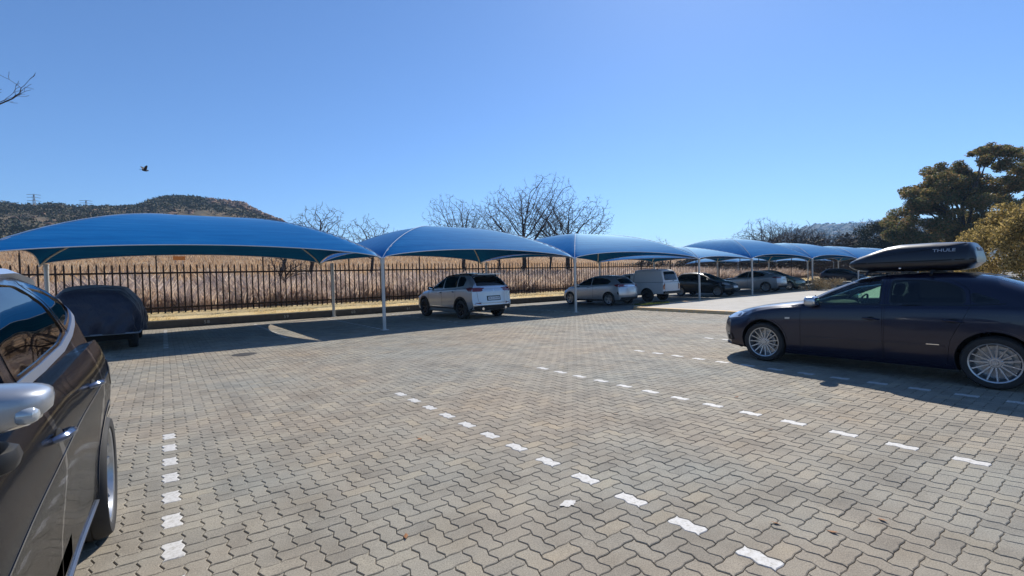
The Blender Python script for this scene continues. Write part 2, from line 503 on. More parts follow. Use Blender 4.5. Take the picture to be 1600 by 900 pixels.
    def handle(s, x, z, mt, sides=(1, -1), ln=0.2, doors=None):
        for sy in sides:
            l, nr = s.ray(x, z, 'left' if sy > 0 else 'right')
            par = s.root
            for do, dsy in getattr(s, 'doors', []):
                if dsy == sy:
                    xs = [v.co.x for v in do.data.vertices]
                    if xs and min(xs) < x < max(xs): par = do
            b = MB(); pts = []; rr = []
            for k in range(9):
                t = k / 8; u = (t - 0.5) * ln; h = 0.042 * (1 - abs(2 * t - 1) ** 3.5) - 0.006
                q, n2 = s.ray(x + u, z + 0.012 * (t - 0.5), 'left' if sy > 0 else 'right')
                pts.append(q + n2 * h); rr.append(0.0145 if 0 < k < 8 else 0.010)
            b.tube(pts, rr, 8); b.build('handle', mt, par, True)
            b = MB(); b.ell(l + nr * -0.004, (0.055, 0.012, 0.030), 12, 6, 1.0); b.build('handle_recess', M['gap'], par, True)

SIDE = [(0.0, 0.90), (0.02, 0.94), (0.10, 0.968), (0.22, 0.985), (0.38, 0.996), (0.55, 1.0), (0.70, 0.998), (0.80, 0.992), (0.88, 0.985), (0.94, 0.978), (0.98, 0.966), (1.0, 0.95)]

def make_wheel(R, r, w, style):
    """tyre and rim meshes; outer face towards +y"""
    b = MB(); h = w / 2
    prof = [(r - 0.005, -h * 0.82), (r + 0.012, -h * 0.94), (r + (R - r) * 0.5, -h), (R - 0.018, -h * 0.92), (R - 0.004, -h * 0.72), (R, -h * 0.45)]
    for g in (-0.3, 0.0, 0.3): prof += [(R, h * (g - 0.05)), (R - 0.008, h * (g - 0.04)), (R - 0.008, h * (g + 0.04)), (R, h * (g + 0.05))]
    prof += [(R, h * 0.45), (R - 0.004, h * 0.72), (R - 0.018, h * 0.92), (R - (R - r) * 0.3, h * 0.99), (r + (R - r) * 0.5, h), (r + 0.012, h * 0.96), (r - 0.005, h * 0.82)]
    b.lathe(prof, 56); ty = b.mesh(True, 30)
    b = MB()
    # barrel, lip
    b.lathe([(r * 0.86, -h * 0.8), (r * 0.88, h * 0.35), (r * 0.93, h * 0.70), (r * 0.955, h * 0.86), (r + 0.004, h * 0.9), (r + 0.006, h * 0.80), (r - 0.004, h * 0.7)], 56)
    b.lathe([(r * 0.855, -h * 0.78), (r * 0.875, h * 0.35), (r * 0.92, h * 0.66)], 56, m=2)
    b.lathe([(0.001, -h * 0.3), (r * 0.60, -h * 0.3), (r * 0.60, -h * 0.15), (0.001, -h * 0.15)], 32, m=1)
    b.lathe([(0.001, -h * 0.8), (r * 0.86, -h * 0.8)], 32, m=2)
    hub = 0.30 if style == 'multi' else 0.24
    yo = h * 0.62
    b.lathe([(0.001, yo * 1.02), (0.030, yo * 1.04), (0.034, yo * 0.9), (r * hub * 0.8, yo * 0.9), (r * hub, yo * 0.78), (r * hub, yo * 0.4), (0.001, yo * 0.4)], 28)
    for k in range(5):
        a = 2 * PI * k / 5 + 0.3; c = Vector((math.cos(a) * r * hub * 0.62, yo * 0.9, math.sin(a) * r * hub * 0.62))
        b.tube([c, c + Vector((0, 0.004, 0))], 0.011, 8, m=2)
    def spoke(a, w0, w1, a1=None, r0=hub * 0.85, r1=0.95, y0=yo * 0.92, y1=h * 0.74, dep=0.028):
        a1 = a if a1 is None else a1
        p = Vector((math.cos(a) * r * r0, 0, math.sin(a) * r * r0)); q = Vector((math.cos(a1) * r * r1, 0, math.sin(a1) * r * r1))
        t = (q - p).normalized(); sd_ = Vector((-t.z, 0, t.x))
        mid = p.lerp(q, 0.5); vs = []
        for (c, y, ww) in ((p, y0, w0), (mid, (y0 + y1) / 2 - 0.004, (w0 + w1) / 2 * 0.92), (q, y1, w1)):
            vs += [c + sd_ * ww / 2 + Vector((0, y - dep, 0)), c + sd_ * ww / 2 * 0.8 + Vector((0, y, 0)), c - sd_ * ww / 2 * 0.8 + Vector((0, y, 0)), c - sd_ * ww / 2 + Vector((0, y - dep, 0))]
        fs = []
        for i in (0, 4):
            for j in range(4): fs.append((i + j, i + (j + 1) % 4, i + 4 + (j + 1) % 4, i + 4 + j))
        fs += [(3, 2, 1, 0), (8, 9, 10, 11)]
        b.add(vs, fs)
    if style == 'multi':
        for k in range(15): spoke(2 * PI * k / 15, 0.024, 0.019, dep=0.02)
    elif style == 'five':
        for k in range(5):
            a = 2 * PI * k / 5 + 0.35
            spoke(a - 0.05, 0.042, 0.045, a - 0.20); spoke(a + 0.05, 0.042, 0.045, a + 0.20)
    elif style == 'seven':
        for k in range(7): spoke(2 * PI * k / 7, 0.05, 0.036)
    elif style == 'steel':
        b.lathe([(r * 0.2, yo * 0.8), (r * 0.5, yo * 1.0), (r * 0.8, yo * 0.6), (r * 0.93, yo * 0.7)], 40)
    elif style == 'cover':
        for k in range(9): spoke(2 * PI * k / 9, 0.03, 0.05)
    rm = b.mesh(True, 28)
    return ty, rm

def text_mesh(txt, size, ext=0.003, space=1.0):
    c = bpy.data.curves.new('t', 'FONT'); c.body = txt; c.size = size; c.extrude = ext; c.align_x = 'CENTER'; c.align_y = 'CENTER'
    c.space_character = space; c.resolution_u = 3
    o = bpy.data.objects.new('t', c); link(o); bpy.context.view_layer.update()
    me = bpy.data.meshes.new_from_object(o.evaluated_get(bpy.context.evaluated_depsgraph_get())); bpy.data.objects.remove(o); return me
def place_text(name, txt, size, mt, parent, loc, rot, sx=1.0):
    o = obj(name, text_mesh(txt, size), parent, mt); o.location = loc; o.rotation_euler = rot; o.scale = (sx, 1, 1); return o


# ================================================================== SETTING
def shader_nodes(m):
    nt = m.node_tree; return nt, nt.nodes, nt.links, nt.nodes['Principled BSDF']
def ramp(nt, fac, stops):
    r = nt.nodes.new('ShaderNodeValToRGB'); e = r.color_ramp.elements
    e[0].position, e[0].color = stops[0][0], (*stops[0][1], 1); e[1].position, e[1].color = stops[-1][0], (*stops[-1][1], 1)
    for p, c in stops[1:-1]:
        x = e.new(p); x.color = (*c, 1)
    nt.links.new(fac, r.inputs['Fac']); return r.outputs['Color']
def noise_node(nt, scale, detail=5, rough=0.6, vec=None, sc3=None):
    n = nt.nodes.new('ShaderNodeTexNoise'); n.inputs['Scale'].default_value = scale; n.inputs['Detail'].default_value = detail; n.inputs['Roughness'].default_value = rough
    if vec is None: vec = nt.nodes.new('ShaderNodeTexCoord').outputs['Object']
    if sc3:
        mp = nt.nodes.new('ShaderNodeMapping'); mp.inputs['Scale'].default_value = sc3; nt.links.new(vec, mp.inputs[0]); vec = mp.outputs[0]
    nt.links.new(vec, n.inputs['Vector']); return n.outputs['Fac']
def mixc(nt, a, b, fac, mode='MIX'):
    mx = nt.nodes.new('ShaderNodeMix'); mx.data_type = 'RGBA'; mx.blend_type = mode
    for sock, v in ((mx.inputs[0], fac), (mx.inputs[6], a), (mx.inputs[7], b)):
        if isinstance(v, (int, float)): sock.default_value = v
        elif isinstance(v, tuple): sock.default_value = (*v, 1)
        else: nt.links.new(v, sock)
    return mx.outputs[2]
def bumpn(nt, h, strength, dist, bsdf):
    bp = nt.nodes.new('ShaderNodeBump'); bp.inputs['Strength'].default_value = strength; bp.inputs['Distance'].default_value = dist
    nt.links.new(h, bp.inputs['Height']); nt.links.new(bp.outputs[0], bsdf.inputs['Normal'])

CELL = 0.1068; CX = 0.1042; OX = -0.065; OY = 0.135
# --- pavers, every block a real bevelled zigzag shape
def paver_material(name='paver_concrete', attr=True):
    m = mat(name, (0.27, 0.25, 0.215), 0.85); nt, N, L, b = shader_nodes(m)
    big = noise_node(nt, 0.35, 4, 0.6); mid = noise_node(nt, 2.2, 4); fine = noise_node(nt, 130, 3, 0.7); spk = noise_node(nt, 420, 2, 0.5)
    base = ramp(nt, big, [(0.36, (0.325, 0.272, 0.206)), (0.50, (0.305, 0.274, 0.220)), (0.64, (0.275, 0.266, 0.228))])
    if attr:
        at = nt.nodes.new('ShaderNodeAttribute'); at.attribute_name = 'tone'
        tone = ramp(nt, at.outputs['Fac'], [(0.0, (0.84, 0.84, 0.845)), (0.2, (0.96, 0.96, 0.96)), (0.75, (1.03, 1.025, 1.015)), (0.93, (1.07, 1.05, 1.01)), (1.0, (1.15, 1.10, 1.02))])
        base = mixc(nt, base, tone, 1.0, 'MULTIPLY')
    fr = ramp(nt, fine, [(0.32, (0.50, 0.49, 0.48)), (0.5, (1.0, 1.0, 1.0)), (0.70, (1.42, 1.40, 1.36))])
    base = mixc(nt, base, fr, 0.75, 'MULTIPLY')
    mr = ramp(nt, mid, [(0.34, (0.80, 0.79, 0.78)), (0.55, (1, 1, 1)), (0.7, (1.10, 1.09, 1.06))]); base = mixc(nt, base, mr, 1.0, 'MULTIPLY')
    st = noise_node(nt, 1.1, 7, 0.75, None, (1.0, 0.30, 1.0)); base = mixc(nt, base, ramp(nt, st, [(0.30, (0.74, 0.73, 0.72)), (0.42, (0.96, 0.96, 0.96)), (0.62, (1.03, 1.03, 1.02)), (0.72, (1.12, 1.10, 1.06))]), 1.0, 'MULTIPLY')
    dk = noise_node(nt, 26, 2, 0.5); base = mixc(nt, base, ramp(nt, dk, [(0.215, (0.25, 0.23, 0.21)), (0.235, (1, 1, 1)), (0.9, (1, 1, 1))]), 1.0, 'MULTIPLY')
    L.new(base, b.inputs['Base Color']); bumpn(nt, spk, 0.6, 0.004, b); b.inputs['Specular IOR Level'].default_value = 0.35
    return m
M['paver'] = paver_material()
M['joint'] = mat('joint_sand', (0.19, 0.155, 0.11), 0.95, noise=(14, (0.03, 0.025, 0.02)), bump=(200, 0.6, 0.004))
AMP = 0.0105; AMH = 0.0042; TS = [(0.0, 0.0), (0.24, 1.0), (0.76, -1.0)]
def paver_outline(kind):
    """outline of a 2x1 (h) or 1x2 (v) block on the unit grid, every unit edge bent by the same S"""
    w, h = (2, 1) if kind == 'h' else (1, 2); P = []
    for i in range(w):
        for t, a in TS: P.append(((i + t) * CELL, a * AMH))
    for j in range(h):
        for t, a in TS: P.append((w * CELL + a * AMP, (j + t) * CELL))
    for i in range(w, 0, -1):
        for t, a in [(1, 0), (0.76, -1), (0.24, 1)]: P.append(((i - 1 + t) * CELL, h * CELL + a * AMH))
    for j in range(h, 0, -1):
        for t, a in [(1, 0), (0.76, -1), (0.24, 1)]: P.append((a * AMP, (j - 1 + t) * CELL))
    return [Vector(p) for p in P]
def ring_set(kind):
    P = paver_outline(kind)
    return [np.array([tuple(p) for p in offset_poly(P, -d)]) for d in (0.0023, 0.0068)]
RS = {k: ring_set(k) for k in 'hv'}
rng = np.random.default_rng(5)
white = {}   # painted blocks: (i, j lower cell)
# stall lines: x centre, y start, y end
LINES = [(0.0, -2.0, 5.95), (2.50, -2.0, 5.98), (5.01, -2.0, 5.98), (7.52, -2.0, 6.0), (10.0, -2.0, 6.0)]
CLINES = [(x, 14.0, 20.0) for x in (-2.6, 0.02, 2.72, 5.42, 8.1, 10.8, 13.5)]
def build_pavers():
    x0, x1, y0, y1 = -7.0, 15.75, -1.2, 20.80
    i0, i1 = int(x0 / CX), int((x1 - OX) / CX); j0, j1 = int(y0 / CELL), int(y1 / CELL)
    I, J = np.meshgrid(np.arange(i0, i1), np.arange(j0, j1), indexing='ij')
    hm = (I - J) % 4
    HH = [(a, b) for a, b in zip(I[hm == 0], J[hm == 0])]; VV = [(a, b) for a, b in zip(I[hm == 3], J[hm == 3])]
    wset = set()
    for (xc, ya, yb) in LINES + CLINES:
        ic = int(round((xc - OX) / CX - 0.5))
        for j in range(int(ya / CELL), int(yb / CELL)):
            if (ic - j) % 4 == 3: wset.add((ic, j))
    def emit(lst, kind, near):
        r0, r1 = RS[kind]; n = len(r0); A = np.array(lst, float) * CELL; K = len(A)
        if K == 0: return None
        zt = rng.normal(0, 0.0009, K); tx = rng.normal(0, 0.006, K); ty = rng.normal(0, 0.006, K)
        cx, cy = (CELL, CELL / 2) if kind == 'h' else (CELL / 2, CELL)
        def lay(r, z):
            v = np.zeros((K, n, 3)); v[:, :, 0] = A[:, None, 0] + r[None, :, 0]; v[:, :, 1] = A[:, None, 1] + r[None, :, 1]
            v[:, :, 2] = z + zt[:, None] + tx[:, None] * (r[None, :, 0] - cx) + ty[:, None] * (r[None, :, 1] - cy); return v
        if near:
            v = np.concatenate([lay(r0, -0.0095), lay(r0, -0.0038), lay(r1, 0.0)], axis=1); q = 3
        else:
            v = np.concatenate([lay(r0, -0.010), lay(r1, 0.0)], axis=1); q = 2
        V = v.reshape(-1, 3); V[:, 0] = V[:, 0] * (CX / CELL) + OX; V[:, 1] += OY; b = (np.arange(K) * n * q)[:, None]
        loops = []; 
        per = []
        sizes = []
        for k in range(q - 1):
            for a in range(n):
                a2 = (a + 1) % n; per += [k * n + a, k * n + a2, (k + 1) * n + a2, (k + 1) * n + a]; sizes.append(4)
        per += [(q - 1) * n + a for a in range(n)]; sizes.append(n)
        L = (b + np.array(per)[None, :]).ravel(); S = np.tile(sizes, K)
        return V, L, S, len(sizes), K
    def join(parts):
        Vs = []; Ls = []; Ss = []; T = []; off = 0
        for p in parts:
            if p is None: continue
            V, L, S, nf, K = p; Vs.append(V); Ls.append(L + off); Ss.append(S); off += len(V)
            T.append(np.repeat(rng.random(K), nf))
        me = mesh_np(np.concatenate(Vs), np.concatenate(Ls), np.concatenate(Ss)); at = me.attributes.new('tone', 'FLOAT', 'FACE'); at.data.foreach_set('value', np.concatenate(T).astype(np.float32))
        return me
    split = 9.0
    grey_h = HH; grey_v = [q for q in VV if (q[0], q[1]) not in wset]
    nearf = lambda L_, s: [q for q in L_ if (q[1] * CELL < split) == s]
    me = join([emit(nearf(grey_h, True), 'h', True), emit(nearf(grey_v, True), 'v', True), emit(nearf(grey_h, False), 'h', False), emit(nearf(grey_v, False), 'v', False)])
    o = obj('paving', me, None, M['paver']); tag(o, kind='structure')
    wl_ = [q for q in VV if (q[0], q[1]) in wset]
    # a few blocks of the lines have lost their paint
    me = join([emit(nearf(wl_, True), 'v', True), emit(nearf(wl_, False), 'v', False)])
    m = mat('line_paint', (0.72, 0.70, 0.66), 0.7); nt, N, L, b = shader_nodes(m)
    f = noise_node(nt, 34, 7, 0.75); c = ramp(nt, f, [(0.34, (0.28, 0.255, 0.215)), (0.41, (0.44, 0.42, 0.375)), (0.50, (0.54, 0.52, 0.485)), (0.65, (0.61, 0.595, 0.56))]); L.new(c, b.inputs['Base Color'])
    bumpn(nt, noise_node(nt, 300, 2), 0.4, 0.003, b)
    o = obj('bay_marking', me, None, m); tag(o, kind='structure')
build_pavers()
def sheet(name, x0, y0, x1, y1, z, m, nx=1, ny=1):
    vs = [(x0 + (x1 - x0) * i / nx, y0 + (y1 - y0) * j / ny, z) for j in range(ny + 1) for i in range(nx + 1)]
    fs = [(j * (nx + 1) + i, j * (nx + 1) + i + 1, (j + 1) * (nx + 1) + i + 1, (j + 1) * (nx + 1) + i) for j in range(ny) for i in range(nx)]
    o = obj(name, mesh(vs, fs), None, m); tag(o, kind='structure'); return o
sheet('paving_bed', -7.05, -1.3, 15.8, 20.99, -0.0075, M['joint'])
# the rest of the lot, further than single blocks can be told apart
m = mat('paver_far', (0.21, 0.20, 0.175), 0.85); nt, N, L, b = shader_nodes(m)
br = nt.nodes.new('ShaderNodeTexBrick'); br.inputs['Scale'].default_value = 1.0; br.inputs['Mortar Size'].default_value = 0.006; br.inputs['Brick Width'].default_value = 0.2136; br.inputs['Row Height'].default_value = 0.1068
br.inputs['Color1'].default_value = (0.24, 0.225, 0.195, 1); br.inputs['Color2'].default_value = (0.19, 0.185, 0.165, 1); br.inputs['Mortar'].default_value = (0.07, 0.06, 0.05, 1)
L.new(nt.nodes.new('ShaderNodeTexCoord').outputs['Object'], br.inputs['Vector'])
c = mixc(nt, br.outputs['Color'], ramp(nt, noise_node(nt, 0.6), [(0.35, (0.8, 0.8, 0.8)), (0.65, (1.1, 1.08, 1.05))]), 1.0, 'MULTIPLY'); L.new(c, b.inputs['Base Color'])
sheet('car_park_floor', -60, -60, 120, 21.0, -0.014, m)
# --- raised pavement on the right with its painted kerb
m2 = mat('pavement_concrete', (0.46, 0.43, 0.38), 0.9); nt, N, L, b = shader_nodes(m2)
c = ramp(nt, noise_node(nt, 1.5, 6), [(0.3, (0.36, 0.335, 0.295)), (0.7, (0.45, 0.425, 0.375))]); L.new(c, b.inputs['Base Color']); bumpn(nt, noise_node(nt, 80), 0.3, 0.004, b)
def kerb_path():
    P = [Vector((15.9, y)) for y in np.arange(-6, 12.2, 0.6)]
    for k in range(1, 9):
        a = PI - PI / 2 * k / 8; P.append(Vector((17.1 + 1.2 * math.cos(a), 12.2 + 1.2 * math.sin(a))))
    P += [Vector((x, 13.4)) for x in np.arange(17.6, 75, 0.9)]
    return P
KP = kerb_path()
poly = [(p.x + 0.1, p.y) if p.y < 12.2 else (p.x + 0.03, p.y - 0.1) for p in KP] + [(75, -6)]
bm = bmesh.new(); f = bm.faces.new([bm.verts.new((p[0], p[1], 0.10)) for p in poly]); bmesh.ops.triangulate(bm, faces=[f]); me = bpy.data.meshes.new('m'); bm.to_mesh(me); bm.free()
for p in me.polygons:
    if p.normal.z < 0: p.flip()
o = obj('pavement', me, None, m2); tag(o, kind='structure')
def sweep(name, path, prof, m, z0=0.0, attr=None, mi=None):
    V = []; F = []; n = len(prof); k = len(path)
    for i, p in enumerate(path):
        t = (path[min(i + 1, k - 1)] - path[max(i - 1, 0)]).normalized(); s_ = Vector((t.y, -t.x))
        for (a, z) in prof: V.append((p.x + s_.x * a, p.y + s_.y * a, z + z0))
    for i in range(k - 1):
        for j in range(n - 1): F.append((i * n + j, i * n + j + 1, (i + 1) * n + j + 1, (i + 1) * n + j))
    mis = None
    if mi is not None: mis = [mi(i) for i in range(k - 1) for j in range(n - 1)]
    me = mesh(V, F, mi=mis); o = obj(name, me, None, m); return o
kp_t = mat('kerb_paint_ochre', (0.62, 0.40, 0.17), 0.85); nt, N, L, b = shader_nodes(kp_t)
c = ramp(nt, noise_node(nt, 9, 6, 0.7), [(0.36, (0.55, 0.48, 0.38)), (0.47, (0.75, 0.50, 0.25)), (0.7, (0.85, 0.50, 0.18))]); L.new(c, b.inputs['Base Color'])
kp_g = mat('kerb_concrete', (0.42, 0.39, 0.33), 0.9, noise=(7, (0.30, 0.275, 0.23)))
o = sweep('pavement_kerb', KP, [(-0.02, -0.02), (0.0, 0.085), (0.02, 0.106), (0.30, 0.106)], [kp_t, kp_g], mi=lambda i: 0 if (i // 2) % 2 == 0 else 1); tag(o, kind='structure')
# --- kerb along the heads of the bays, with bay numbers
KY = 21.0
M['kerb'] = mat('dark_kerb', (0.13, 0.115, 0.10), 0.9, noise=(5, (0.08, 0.07, 0.06)), bump=(40, 0.4, 0.01))
path = [Vector((x, KY)) for x in np.arange(-40, 75.1, 1.0)]
o = sweep('kerb', [Vector((p.x, p.y)) for p in path], [(0.0, -0.02), (0.0, 0.26), (-0.02, 0.28), (-0.13, 0.28), (-0.14, 0.1)], M['kerb']); tag(o, kind='structure')
numt = mat('number_paint', (0.45, 0.44, 0.42), 0.8)
nums = [('57', -1.4), ('58', 1.25), ('59', 4.0), ('60', 6.75), ('61', 9.4), ('62', 12.1)]
mbv = None
for tx, x in nums:
    o = obj('bay_number', text_mesh(tx, 0.17, 0.001, 1.2), None, numt); o.location = (x, KY - 0.004, 0.14); o.rotation_euler = (PI / 2, 0, 0); tag(o, kind='structure')

# --- terrain beyond the kerb
crest = [(-260, 44), (-120, 44.5), (-79, 44), (-66, 45.4), (-60, 44.6), (-52, 44.6), (-44, 46), (-37, 44.8), (-28, 45.2), (-15, 46.2), (-10, 47.2), (-4.6, 50.2), (0, 52.5), (3, 53.2), (9, 54.2), (16, 54.4), (22, 53.6), (29, 53.0), (36, 52.6), (41, 52.4), (45, 49.8), (51, 46.6), (60, 43), (75, 33), (90, 27), (110, 17), (140, 9.5), (400, 8.6)]
cxs = [c[0] for c in crest]; czs = [c[1] for c in crest]
def hmap(x, y):
    x = np.asarray(x, float); y = np.asarray(y, float)
    lawn = 0.29 + np.clip((y - 21.1) / 1.9, 0, 1) * 0.17
    veld = 0.46 + 0.0815 * (np.clip(y, 23, 120) - 23)
    damp = 1 - 0.75 * np.clip((x - 45) / 60, 0, 1) * np.clip((110 - y) / 60, 0, 1)
    veld = 0.46 + (veld - 0.46) * damp
    t = np.clip((y - 135) / 215, 0, 1); t = t * t * (3 - 2 * t) * 0.6 + t * 0.4
    xe = x * 350 / np.maximum(y, 120) * 0.5 + x * 0.5
    c = np.interp(xe, cxs, czs)
    hill = (c - 8.4) * t
    back = np.clip((y - 350) / 200, 0, 1) * -8
    return np.where(y < 23, lawn, veld + hill + back)
def grid_terrain(name, xs, ys, m, jit=0.0, seed=1):
    X, Y = np.meshgrid(xs, ys, indexing='xy'); Z = hmap(X, Y)
    r = np.random.default_rng(seed)
    if jit: Z = Z + r.normal(0, 1, Z.shape) * jit * np.clip((Y - 24) / 150, 0, 1)
    V = np.stack([X, Y, Z], -1).reshape(-1, 3); nx = len(xs); ny = len(ys)
    i, j = np.meshgrid(np.arange(nx - 1), np.arange(ny - 1), indexing='xy'); a = (j * nx + i).ravel()
    L = np.stack([a, a + 1, a + nx + 1, a + nx], -1).ravel(); me = mesh_np(V, L, np.full(len(a), 4), True)
    o = obj(name, me, None, m); tag(o, kind='structure'); return o
ml = mat('dry_lawn', (0.45, 0.35, 0.17), 0.95); nt, N, L, b = shader_nodes(ml)
c = ramp(nt, noise_node(nt, 1.2, 6, 0.7), [(0.30, (0.50, 0.42, 0.18)), (0.42, (0.72, 0.55, 0.26)), (0.6, (0.80, 0.62, 0.33)), (0.75, (0.85, 0.68, 0.39))])
c = mixc(nt, c, ramp(nt, noise_node(nt, 60, 4, 0.8), [(0.3, (0.65, 0.62, 0.55)), (0.6, (1.1, 1.1, 1.1))]), 0.8, 'MULTIPLY'); L.new(c, b.inputs['Base Color']); bumpn(nt, noise_node(nt, 50, 4), 1.0, 0.04, b)
grid_terrain('lawn', np.arange(-45, 76, 1.0), [21.12, 21.6, 22.1, 22.6, 23.0, 23.3], ml)
mv = mat('veld_ground', (0.28, 0.19, 0.10), 1.0); nt, N, L, b = shader_nodes(mv)
tcn = nt.nodes.new('ShaderNodeTexCoord').outputs['Object']
c = ramp(nt, noise_node(nt, 0.25, 6, 0.7, tcn, (1, 0.35, 1)), [(0.30, (0.26, 0.18, 0.11)), (0.45, (0.42, 0.29, 0.17)), (0.62, (0.50, 0.36, 0.21)), (0.75, (0.54, 0.41, 0.26))])
c = mixc(nt, c, ramp(nt, noise_node(nt, 7, 5, 0.8), [(0.3, (0.6, 0.6, 0.6)), (0.65, (1.15, 1.12, 1.1))]), 0.8, 'MULTIPLY')
sep = nt.nodes.new('ShaderNodeSeparateXYZ'); L.new(tcn, sep.inputs[0])
mr = nt.nodes.new('ShaderNodeMapRange'); mr.inputs[1].default_value = 125; mr.inputs[2].default_value = 165; L.new(sep.outputs[1], mr.inputs[0])
hc = ramp(nt, noise_node(nt, 0.06, 6, 0.75), [(0.35, (0.05, 0.045, 0.025)), (0.5, (0.11, 0.085, 0.045)), (0.65, (0.20, 0.14, 0.08))])
c = mixc(nt, c, hc, mr.outputs[0]); L.new(c, b.inputs['Base Color']); bumpn(nt, noise_node(nt, 6, 5), 1.0, 0.3, b)
ys = np.concatenate([np.arange(23.2, 60, 2.5), np.arange(60, 130, 5), np.arange(130, 560, 7)])
o = grid_terrain('hill_and_veld', np.concatenate([np.arange(-420, -120, 12), np.arange(-120, 120, 4.0), np.arange(120, 620, 14)]), ys, mv, 0.35)
mg = mat('open_ground', (0.16, 0.12, 0.075), 1.0, noise=(0.02, (0.09, 0.085, 0.045)))
sheet('ground', -3500, -3500, 3500, 3500, -0.35, mg)

# --- dry grass behind the fence and blades on the lawn
def blades(name, n, xr, yr, hr, wid, cols, seed, lean=0.25, dens=None, label='', cat='grass'):
    r = np.random.default_rng(seed); x = r.uniform(*xr, n); y = yr[0] + (yr[1] - yr[0]) * r.random(n) ** 1.3
    if dens is not None:
        k = r.random(n) < dens(x, y); x = x[k]; y = y[k]; n = len(x)
    z = hmap(x, y) - 0.02; h = r.uniform(*hr, n) * (0.78 + 0.30 * np.sin(x * 1.3 + y) * np.sin(y * 0.9 + 1) + 0.22 * np.sin(x * 3.7 + 2) * np.sin(y * 2.1) + 0.12 * np.sin(x * 9.1))
    a = r.uniform(0, 2 * PI, n); w = wid * r.uniform(0.6, 1.4, n); lx = r.normal(0, lean, n) * h; ly = r.normal(0, lean, n) * h
    V = np.zeros((n, 4, 3)); dx = np.cos(a) * w; dy = np.sin(a) * w
    V[:, 0] = np.stack([x - dx, y - dy, z], 1); V[:, 1] = np.stack([x + dx, y + dy, z], 1)
    V[:, 2] = np.stack([x + lx * .45 + dx * .8, y + ly * .45 + dy * .8, z + h * .6], 1); V[:, 3] = np.stack([x + lx, y + ly, z + h], 1)
    b0 = (np.arange(n) * 4)[:, None]; L = (b0 + np.array([0, 1, 2, 0, 2, 3])[None]).ravel()
    me = mesh_np(V.reshape(-1, 3), L, np.full(2 * n, 3)); at = me.attributes.new('tone', 'FLOAT', 'FACE'); at.data.foreach_set('value', np.repeat(r.random(n), 2).astype(np.float32))
    m = mat(name + '_blade', cols[1], 0.9); nt, N, L_, b = shader_nodes(m); an = nt.nodes.new('ShaderNodeAttribute'); an.attribute_name = 'tone'
    c = ramp(nt, an.outputs['Fac'], [(i / (len(cols) - 1), cc) for i, cc in enumerate(cols)])
    c = mixc(nt, c, ramp(nt, noise_node(nt, 0.8, 6, 0.75), [(0.34, (0.42, 0.40, 0.46)), (0.46, (0.85, 0.80, 0.82)), (0.62, (1.2, 1.12, 1.0))]), 1.0, 'MULTIPLY')
    L_.new(c, b.inputs['Base Color']); out = [n_ for n_ in N if n_.type == 'OUTPUT_MATERIAL'][0]; tl = N.new('ShaderNodeBsdfTranslucent'); L_.new(c, tl.inputs[0]); ms = N.new('ShaderNodeMixShader'); ms.inputs[0].default_value = 0.5; L_.new(b.outputs[0], ms.inputs[1]); L_.new(tl.outputs[0], ms.inputs[2]); L_.new(ms.outputs[0], out.inputs[0]); o = obj(name, me, None, m); tag(o, label, cat, kind='stuff'); return o
blades('dry_grass_thicket', 150000, (-12, 62), (23.6, 33), (0.4, 1.15), 0.011, [(0.34, 0.27, 0.23), (0.52, 0.42, 0.34), (0.64, 0.53, 0.42), (0.76, 0.64, 0.50), (0.64, 0.57, 0.53)], 3, 0.30, label='dry grey-brown grass thicket growing behind the steel fence')
blades('veld_grass', 90000, (-25, 150), (33, 125), (0.35, 0.9), 0.035, [(0.34, 0.22, 0.12), (0.50, 0.34, 0.19), (0.60, 0.43, 0.26), (0.64, 0.49, 0.33)], 4, 0.3, label='dry tan grass covering the field beyond the fence')
blades('lawn_grass', 60000, (-6, 60), (21.2, 23.4), (0.02, 0.07), 0.008, [(0.5, 0.42, 0.17), (0.78, 0.60, 0.29), (0.84, 0.67, 0.36), (0.88, 0.73, 0.43)], 6, 0.8, label='short dry yellow grass on the verge below the fence')
blades('kerb_weeds', 2500, (16.3, 18.2), (12.6, 13.2), (0.03, 0.10), 0.008, [(0.03, 0.06, 0.01), (0.08, 0.12, 0.03), (0.14, 0.16, 0.05)], 8, 0.6, label='small green weeds at the rounded end of the pavement kerb', cat='weeds')
for o_ in (bpy.data.objects['kerb_weeds'],): o_.location.z = -0.11

# --- hill scrub and rocks
def blob_cloud(name, pts, sizes, m, seed, sub=1, flat=0.75, kind='stuff', label='', cat='', rough=0.25):
    bm = bmesh.new(); bmesh.ops.create_icosphere(bm, subdivisions=sub, radius=1); T = np.array([v.co[:] for v in bm.verts]); Fc = np.array([[v.index for v in f.verts] for f in bm.faces]); bm.free()
    r = np.random.default_rng(seed); n = len(pts); k = len(T)
    s = sizes[:, None, None] * (1 + r.normal(0, rough, (n, k, 1))); V = T[None] * s * np.array([1, 1, flat])[None, None] ; V = V + np.asarray(pts)[:, None, :]
    L = (Fc.ravel()[None] + (np.arange(n) * k)[:, None]).ravel(); me = mesh_np(V.reshape(-1, 3), L, np.full(n * len(Fc), 3), False)
    at = me.attributes.new('tone', 'FLOAT', 'FACE'); at.data.foreach_set('value', np.repeat(r.random(n), len(Fc)).astype(np.float32))
    o = obj(name, me, None, m); tag(o, label, cat, kind=kind); return o
